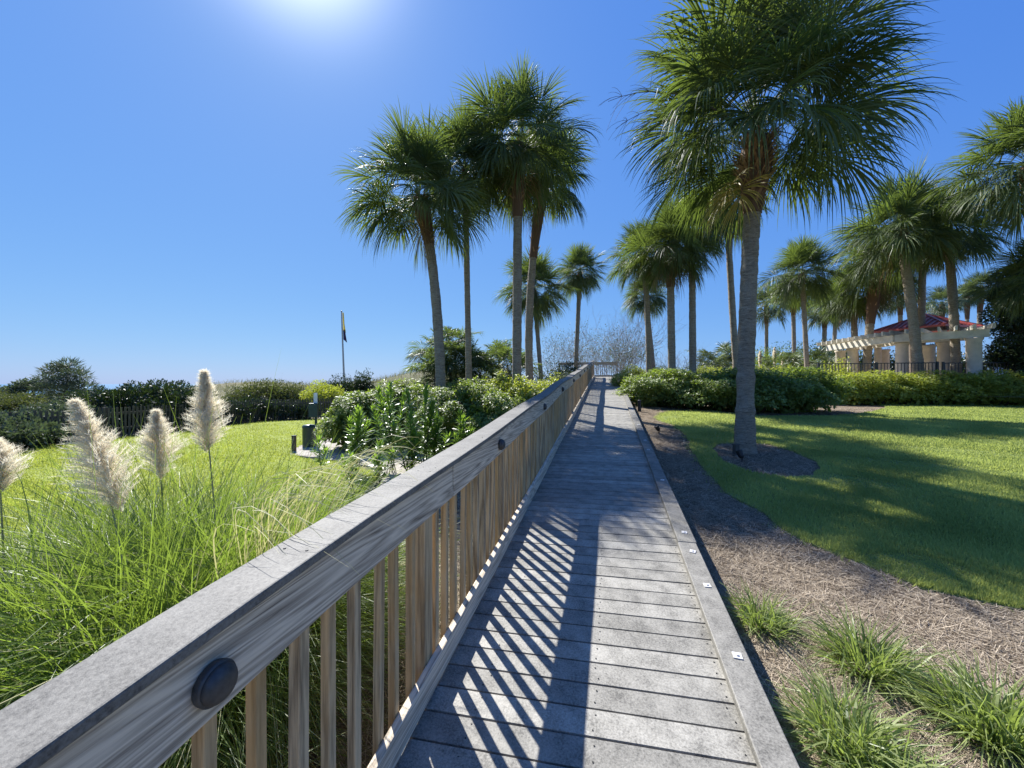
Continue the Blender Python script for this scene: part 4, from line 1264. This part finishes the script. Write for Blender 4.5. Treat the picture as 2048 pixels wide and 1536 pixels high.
def plume(root, tip, foot, Y, width, dens=1.0):
    """feathery flower head with its stalk, a part of its clump"""
    a = np.array(P(*foot, Y)) - np.array(root.location); b = np.array(P(*tip, Y)) - np.array(root.location)
    ax = b - a; L = np.linalg.norm(ax); ax /= L
    s1 = unit(np.cross(ax, np.array((0, 1.0, .1)))); s2 = np.cross(ax, s1)
    q = MB()
    nb = int(560 * dens)
    u = rng.random(nb) ** .9
    env = np.clip(1.06 - u, 0, 1) ** 1.05 * np.clip(u * 3.0 + .45, 0, 1) * 1.75
    az = rng.random(nb) * 6.28
    o = np.cos(az)[:, None] * s1 + np.sin(az)[:, None] * s2
    org = a + ax * (L * u * .97)[:, None]
    bl = width * (.55 + .65 * rng.random(nb)) * env
    K = 6; v = np.linspace(0, 1, K)
    dirn = unit(ax[None] * (1.0 + .5 * u + .35 * rng.random(nb))[:, None] + o * .58)
    C = org[:, None] + dirn[:, None] * (bl[:, None] * 1.25 * v[None])[..., None] + (o * .30 - np.array((-.1, 0, .35)))[:, None] * (bl[:, None] * v[None] ** 2)[..., None]
    sd = unit(np.cross(dirn, rdir(nb)))
    q.strips(C, np.repeat(sd[:, None], K, 1), np.broadcast_to(np.array([.0012, .003, .003, .0028, .002, .0006])[None], (nb, K)), rnd=rng.random(nb))
    # silky hairs on each branch
    nh = int(26000 * dens); i = rng.integers(0, nb, nh); k = rng.random(nh) * (K - 1.001)
    k0 = k.astype(int); p = C[i, k0] + (C[i, k0 + 1] - C[i, k0]) * (k - k0)[:, None]
    hd = unit(dirn[i] * 1.0 + rdir(nh) * .75)
    hl = .014 + .026 * rng.random(nh)
    H3 = np.stack([p, p + hd * hl[:, None] * .5, p + hd * hl[:, None] + np.array((0, 0, -.004))], 1)
    q.strips(H3, np.repeat(rdir(nh)[:, None], 3, 1), np.broadcast_to(np.array([.0011, .0012, .0003])[None], (nh, 3)), rnd=rng.random(nh))
    pl = q.build("plume", M['plume'], root)
    q = MB(); g0 = np.array((a[0] * .55, a[1] * .55, 0))
    q.tube(trunk_path(g0, (g0 + a) / 2 + np.array((0, 0, .15)), a + ax * L * .5, 14), np.linspace(.0065, .0035, 14), 6)
    q.build("stalk", M['stalk'], pl)

TOR = math.radians(-35)     # towards the railing
p1 = pampas((-1.82, 1.95), 3700, 2.05, "nearest pampas clump, two slanting plumes on its left", 11, (TOR, .25), 60, 420)
p2 = pampas((-1.62, 2.45), 3700, 2.0, "pampas clump carrying the upright plume, blades arching over the railing", 12, (TOR, .4), 60, 400, (65, .85, 1.75))
p3 = pampas((-2.75, 2.15), 3100, 1.88, "pampas clump at the left edge of the view with one cut off plume", 13, None, 60, 300)
p4 = pampas((-1.80, 3.15), 1900, 1.2, "pale arching pampas clump nearest the oleanders", 14, (math.radians(-10), .3), 30, 220, (8, 1.5, 2.1))
p5 = pampas((-2.45, 2.85), 2300, 1.85, "pampas clump at the back carrying the broad hazy plume", 15, None, 60, 120)
p6 = pampas((-1.45, 1.0), 1300, 1.1, "dark low pampas tuft pressed against the near railing", 16, (math.radians(150), .45), 20, 120)
plume(p1, (150, 800), (246, 1025), 2.0, .125)
plume(p2, (408, 742), (414, 908), 2.4, .098)
plume(p5, (312, 822), (322, 960), 2.6, .118, .8)
plume(p3, (-10, 880), (4, 985), 2.1, .095, .7)

# ------------------------------------------------------------------ border grass tufts on the right
def tuft(px, py, H, R, n, label, w=.0095, pale=.45):
    g_ = G(px, py)
    root = empty("border_grass", g_, 0, label, "border grass", "border grass tufts in the straw bed")
    mb = MB()
    C, S, W = arc_blades(n, R * .28, H * .7, H * 1.25, 35, 84, .38, w, 7)
    mb.strips(C, S, W, rnd=np.clip(pale + .3 * rng.normal(size=n), 0, 1))
    C, S, W = arc_blades(n // 2, R * .3, H * .55, H * 1.0, 10, 50, .25, w, 6)
    mb.strips(C, S, W, rnd=np.clip(pale + .3 * rng.normal(size=n // 2), 0, 1))
    mb.build("blades", M['liriope'], root)
tuft(1522, 1255, .32, .28, 190, "small upright grass tuft closest to the curb in the straw bed")
tuft(1735, 1345, .38, .36, 330, "broad grass tuft in the middle of the straw bed")
tuft(1690, 1500, .38, .34, 300, "pale grass tuft at the lower edge beside the curb shadow", .011, .6)
tuft(1990, 1480, .42, .42, 430, "largest grass tuft in the lower right corner", .011, .5)
tuft(1800, 1620, .36, .34, 260, "grass tuft cut by the bottom edge, between two larger tufts", .011, .6)
tuft(1289, 813, .5, .45, 200, "pale grass tuft at the short black post beside the far curb", .016, .6)
tuft(1312, 812, .45, .45, 180, "darker grass tuft under the oval hedge, right of the pale tuft", .016, .35)

# ------------------------------------------------------------------ small things in the beds
def spot_light(px, py, label, h=.16):
    g_ = G(px, py); root = empty("spot_light", g_, rng.random() * 3, label, "garden light", "black garden spotlights")
    q = MB(); q.lathe([(.012, -.05), (.012, h * .55)], 8); q.build("stake", M['black'], root)
    q = MB(); q.lathe([(.03, 0), (.045, .03), (.055, .12), (.06, .13), (.052, .128), (.045, .11)], 18, (0, 0, h * .5), (.25, .45, .85)); q.build("lamp_head", M['black'], root, smooth=True)
    q = MB(); q.lathe([(.046, 0), (.046, .004)], 18, tuple(np.array((0, 0, h * .5)) + unit(np.array((.25, .45, .85))) * .108), (.25, .45, .85)); q.build("lens", M['dark_metal'], root)
spot_light(1318, 868, "black spotlight on a stake in the shaded straw beside the boardwalk")
spot_light(1484, 925, "black spotlight at the foot of the big lawn palm")
g_ = G(1472, 912)
root = empty("junction_box", g_, .3, "small grey junction box against the foot of the big lawn palm", "junction box")
q = MB(); q.box(-.05, .05, -.035, .035, 0, .20); bevel(q.build("box", M['dark_metal'], root), .006, 2)
q = MB(); q.box(-.056, .056, -.04, .04, .20, .225); bevel(q.build("lid", M['dark_metal'], root), .006, 2)
g_ = G(1279, 824)
root = empty("bollard", g_, 0, "short black post among pale grass at the far curb", "post")
q = MB(); q.lathe([(.055, -.05), (.055, .34), (.05, .36)], 16); q.build("shaft", M['black'], root)
q = MB(); q.lathe([(.06, .36), (.06, .385), (.03, .40)], 16); q.build("cap", M['black'], root)

# pet waste station
g_ = G(632, 893); Yw = g_.y
root = empty("waste_station", g_, math.radians(10), "dark green pet waste station with dispenser box on a post and bin below", "waste station")
k = Yw / F
q = MB(); q.box(-.028, .028, -.028, .028, -.05, (893 - 790) * k); q.build("post", M['green_box'], root)
q = MB(); q.box(-.05, .05, -.05, -.029, (893 - 808) * k, (893 - 786) * k); bevel(q.build("sign", M['white'], root), .004, 1)
q = MB(); q.box(-.16, .07, -.13, -.03, (893 - 834) * k, (893 - 806) * k); bevel(q.build("dispenser", M['green_box'], root), .012, 2)
q = MB(); q.lathe([(.165, .02), (.17, .06), (.172, .55), (.178, .56), (.178, .60), (.15, .64), (.05, .655)], 24, (-.13, -.17, .0)); q.build("bin", M['green_box'], root, smooth=True)
g_ = G(588, 905)
root = empty("stake", g_, 0, "short weathered wooden stake in the grass by the waste station", "post")
q = MB(); q.box(-.045, .045, -.045, .045, -.1, .42); bevel(q.build("shaft", M['bark'], root), .008, 1)
q = MB(); q.box(-.05, .05, -.05, .05, .42, .45); bevel(q.build("cap", M['black'], root), .006, 1)

# flagpole with a limp flag
Yf = 32.0
b = P(689, 768, Yf); b.z = ghf(b.x, b.y)
root = empty("flagpole", b, 0, "pale flagpole with a limp yellow and dark blue flag on the dune", "flagpole")
top = np.array(P(683, 624, Yf)) - np.array(b)
q = MB(); t_ = np.linspace(0, 1, 12)[:, None]; q.tube(t_ * top[None], np.linspace(.085, .05, 12), 10); q.build("pole", M['pole'], root, smooth=True)
q = MB(); q.lathe([(.0, -.07), (.05, -.05), (.07, 0), (.05, .05), (.0, .07)], 12, tuple(top + np.array((0, 0, .06)))); q.build("finial", M['pole'], root, smooth=True)
def flag_part(name, z0, z1, w0, w1, mat):
    q = MB(); n, m = 14, 18; V = []
    for i in range(n):
        f = i / (n - 1); z = z0 + (z1 - z0) * f; w = w0 + (w1 - w0) * f; cx = top[0] * z / top[2]
        for j in range(m):
            g2 = j / (m - 1)
            V.append((cx + .07 + w * g2, .09 * math.sin(g2 * 11 + f * 2) * (.3 + g2), z - .25 * g2 * f))
    Q = [(i * m + j, i * m + j + 1, (i + 1) * m + j + 1, (i + 1) * m + j) for i in range(n - 1) for j in range(m - 1)]
    q.add(V, Q); return q.build(name, mat, root, smooth=True)
fl = flag_part("flag", top[2] - .05, top[2] - 1.45, .10, .22, M['flag_yellow'])
flag_part("flag_lower_band", top[2] - 1.45, top[2] - 2.25, .22, .28, M['flag_dark'])

# wooden picket fence at the back of the left lawn
def picket_fence(pts, h, label):
    z0 = ghf(*pts[0]); root = empty("picket_fence", (pts[0][0], pts[0][1], z0), 0, label, "fence")
    o = np.array((pts[0][0], pts[0][1], z0))
    q = MB(); rl = MB(); k = 0
    for a, b in zip(pts[:-1], pts[1:]):
        a = np.array(a); b = np.array(b); L = np.linalg.norm(b - a); n = int(L / .11); d = (b - a) / L
        for i in range(n):
            p = a + d * (i + .5) * L / n; z = ghf(*p); hh = h * (1 + .02 * rng.normal())
            w = .03
            c = np.array((p[0], p[1], z)) - o; e = np.array((d[0], d[1], 0)); nr = np.array((-d[1], d[0], 0)) * .009
            v = []
            for zz in (.04, hh):
                for (sx, sy) in ((-1, -1), (1, -1), (1, 1), (-1, 1)):
                    v.append(c + e * sx * w + nr * sy + np.array((0, 0, zz)))
            q.add(v, [(3, 2, 1, 0), (4, 5, 6, 7), (0, 1, 5, 4), (1, 2, 6, 5), (2, 3, 7, 6), (3, 0, 4, 7)])
        m = max(1, int(L / 2.2))
        for i in range(m):
            p0 = a + d * i * L / m; p1_ = a + d * (i + 1) * L / m; back = np.array((-d[1], d[0], 0)) * .035
            for zz in (.3, h - .2):
                rl.beam(np.array((*p0, ghf(*p0) + zz)) - o + back, np.array((*p1_, ghf(*p1_) + zz)) - o + back, .04, .08)
            pq = MB(); c = np.array((*p0, ghf(*p0))) - o + back * 2.6
            pq.box(c[0] - .045, c[0] + .045, c[1] - .045, c[1] + .045, c[2] - .1, c[2] + h + .03); pq.build("post", M['picket'], root)
    q.build("picket", M['picket'], root)["kind"] = "stuff"
    rl.build("rail", M['picket'], root)
    return root
picket_fence([(-19.5, .5), (-15.2, 7.8), (-14.4, 9.6), (-13.1, 12.6), (-11.6, 18.2), (-8.8, 19.6), (-3.5, 21)], 1.0, "weathered grey picket fence along the back of the left lawn")

# sea oats and scrub grass on the dunes
n = 26000
x = -46 + 52 * rng.random(n); y = 23 + 32 * rng.random(n) ** 1.2
s_, t_ = st(x, y); ok = t_ < -4
x, y = x[ok], y[ok]; k = len(x)
C, S, W = arc_blades(k, .01, .35, .85, 50, 88, .35, .022, 4)
C = C + np.column_stack([x, y, gh(x, y)])[:, None]
mb = MB(); mb.strips(C, S, W)
tag(mb.build("dune_grass", M['dune_grass']), "dry brownish sea oats covering the dunes beyond the fence", "grass", None, "stuff")

# ------------------------------------------------------------------ pavilion and pergola
TZ = 1.5                        # pool terrace level
def pavilion():
    k = 1.06
    A, B = np.array((20.0, 21.8)) * k, np.array((20.9, 18.8)) * k
    e = B - A; pp = np.array((-e[1], e[0])); C_, D_ = B + pp * 1.05, A + pp * 1.05
    ez = 2 + 104 / F * 21.8 * k; ctr = (A + B + C_ + D_) / 4; az_ = 2 + 139 / F * ctr[1]
    root = empty("pavilion", (ctr[0], ctr[1], TZ), 0, "open pavilion with a red standing seam hip roof", "pavilion")
    o = np.array((ctr[0], ctr[1], TZ))
    q = MB(); cs = [np.array((*p, ez)) - o for p in (A, B, C_, D_)]; ap = np.array((*ctr, az_)) - o
    lo = [c + np.array((0, 0, -.10)) for c in cs]
    q.add(cs + [ap] + lo, [(0, 5, 6, 1), (1, 6, 7, 2), (2, 7, 8, 3), (3, 8, 5, 0), (8, 7, 6, 5)], [(0, 1, 4), (1, 2, 4), (2, 3, 4), (3, 0, 4)])
    for i in range(4):
        a, b = cs[i], cs[(i + 1) % 4]; mid_ = (a + b) / 2
        for j in range(1, 12):
            f = j / 12; p0 = a + (b - a) * f
            g2 = 1 - abs(2 * f - 1); p1_ = p0 + (ap - mid_) * g2
            q.beam(p0 + np.array((0, 0, .02)), p1_ + np.array((0, 0, .02)), .035, .05)
        q.beam(a + np.array((0, 0, .02)), ap + np.array((0, 0, .03)), .09, .06)
    q.build("roof", M['red_roof'], root)
    q = MB()
    for i in range(4):
        a, b = lo[i] * np.array((.94, .94, 1)), lo[(i + 1) % 4] * np.array((.94, .94, 1))
        q.beam(a + np.array((0, 0, -.1)), b + np.array((0, 0, -.1)), .18, .19)
    q.build("eave_beam", M['bark'], root)
    for i in range(4):
        q = MB(); c = cs[i] * np.array((.85, .85, 0)); q.lathe([(.22, -.3), (.22, .1), (.17, .14), (.16, ez - TZ - .3), (.2, ez - TZ - .2)], 16, (c[0], c[1], 0)); q.build("column", M['stucco'], root, smooth=True)
pavilion()
def pergola():
    L, C_, R_ = np.array((19.6, 24.2)), np.array((18.75, 19.1)), np.array((20.7, 16.9))
    T = 4.52
    root = empty("pergola", (C_[0], C_[1], TZ), 0, "long cream pergola on round stucco columns wrapping the pavilion", "pergola")
    o = np.array((C_[0], C_[1], TZ))
    ctr = np.array((24.5, 22.0))
    def inward(p): return p + unit(ctr - p) * 1.5
    segs = [(L, C_), (C_, R_)]
    zt = T - TZ
    for a, b in segs:
        for (p, q_) in ((a, b), (inward(a), inward(b))):
            q = MB(); q.beam(np.array((*p, zt - .3 + TZ)) - o, np.array((*q_, zt - .3 + TZ)) - o, .2, .34); q.build("beam", M['cream'], root)
        n = int(np.linalg.norm(b - a) / .42)
        for i in range(n + 1):
            p = a + (b - a) * i / n; pi_ = inward(p); d = unit(pi_ - p)
            q = MB(); q.beam(np.array((*(p - d * .55), T - .03)) - o, np.array((*(pi_ + d * .5), T - .03)) - o, .07, .2); q.build("rafter", M['cream'], root)
    cols = [(1681, 24.0), (1705, 22.6), (1804, 19.2), (1948, 17.3), (1858, 20.4), (1768, 23.2), (1888, 19.0)]
    for (px, Y) in cols:
        p = P(px, 700, Y); q = MB(); hgt = T - .47 - TZ
        q.lathe([(.30, -.3), (.30, .12), (.25, .18), (.24, hgt - .15), (.29, hgt - .08), (.29, hgt)], 20, tuple(np.array((p.x, p.y, TZ)) - o)); q.build("column", M['stucco'], root, smooth=True)
pergola()
q = MB(); q.add([(14, 18.3, TZ - .01), (20, 15.2, TZ - .01), (36, 15, TZ - .01), (36, 36, TZ - .01), (16, 36, TZ - .01)], None, [(0, 1, 2), (0, 2, 3), (0, 3, 4)])
tag(q.build("terrace", M['stucco']), kind='structure')
# iron fence in front of the terrace
def iron_fence(a, b, z0, h, label):
    a = np.array(a); b = np.array(b)
    root = empty("iron_fence", (a[0], a[1], z0), 0, label, "fence")
    L = np.linalg.norm(b - a); d = (b - a) / L; n = int(L / .13)
    q = MB(); rl = MB()
    for i in range(n):
        p = d * (i + .5) * L / n; q.box(p[0] - .011, p[0] + .011, p[1] - .011, p[1] + .011, .05, h)
    for zz in (.12, h):
        rl.beam((0, 0, zz), (*(d * L), zz), .035, .04)
    m = int(L / 2.1)
    for i in range(m + 1):
        p = d * i * L / m; pq = MB(); pq.box(p[0] - .035, p[0] + .035, p[1] - .035, p[1] + .035, -.5, h + .06); pq.build("post", M['dark_metal'], root)
    q.build("picket", M['dark_metal'], root)["kind"] = "stuff"
    rl.build("rail", M['dark_metal'], root)
iron_fence((14.6, 18.6), (19.2, 17.6), 1.9, 1.06, "black iron fence before the pergola, left stretch from the hedge gap")
iron_fence((19.4, 17.55), (27, 16.2), 1.9, 1.04, "black iron fence before the pergola, right stretch to the dark tree")

# white pool furniture behind the fence
def pool_chair(px, Y, rot, label):
    p = P(px, 740, Y); root = empty("pool_chair", (p.x, p.y, 1.85), rot, label, "chair", "white pool chairs on the terrace")
    q = MB(); q.box(-.27, .27, -.27, .27, .38, .43); q.build("seat", M['white'], root)
    q = MB(); q.add([(-.27, .25, .42), (.27, .25, .42), (.27, .42, 1.0), (-.27, .42, 1.0), (-.27, .29, .42), (.27, .29, .42), (.27, .46, 1.0), (-.27, .46, 1.0)],
                    [(0, 1, 2, 3), (7, 6, 5, 4), (0, 4, 5, 1), (1, 5, 6, 2), (2, 6, 7, 3), (3, 7, 4, 0)]); q.build("backrest", M['white'], root)
    for (x, y) in ((-.25, -.25), (.25, -.25), (-.25, .25), (.25, .25)):
        q = MB(); q.box(x - .02, x + .02, y - .02, y + .02, -.35, .38); q.build("leg", M['white'], root)
    for x in (-.27, .27):
        q = MB(); q.box(x - .025, x + .025, -.25, .3, .60, .64); q.build("armrest", M['white'], root)
pool_chair(1975, 19.0, .4, "white pool chair right of the last pergola column")
pool_chair(2012, 19.2, -.5, "white pool chair half behind the dark tree")
pool_chair(1905, 21.5, 1.2, "white pool chair seen between two pergola columns")
# far pampas plumes by the small palm
def far_plume(px, tip, label):
    Y = 26.0; b = P(px, 745, Y); b.z = ghf(b.x, b.y)
    root = empty("pampas_grass", b, 0, label, "pampas grass", "small pampas plumes near the pavilion")
    H = P(px, tip, Y).z - b.z
    q = MB(); C, S, W = arc_blades(160, .25, H * .5, H * .8, 50, 85, .4, .02, 5); q.strips(C, S, W); q.build("blades", M['dune_grass'], root)
    q = MB(); m = 500
    u = rng.random(m); o = rdir(m); o[:, 2] *= .3
    p = np.column_stack([np.zeros(m), np.zeros(m), H * (.62 + .36 * u)])
    q.leaves(p, unit(o + np.array((0, 0, 1.4))), rdir(m), .25 * np.sin(np.pi * (.15 + .8 * u)), .05); q.build("plume", M['plume'], root)
far_plume(1520, 700, "far pampas tuft with a pale plume, nearest the big trunk")
far_plume(1549, 693, "far pampas tuft with the tallest pale plume left of the pavilion")
far_plume(1566, 715, "far pampas tuft with a low plume, right of the tallest one")
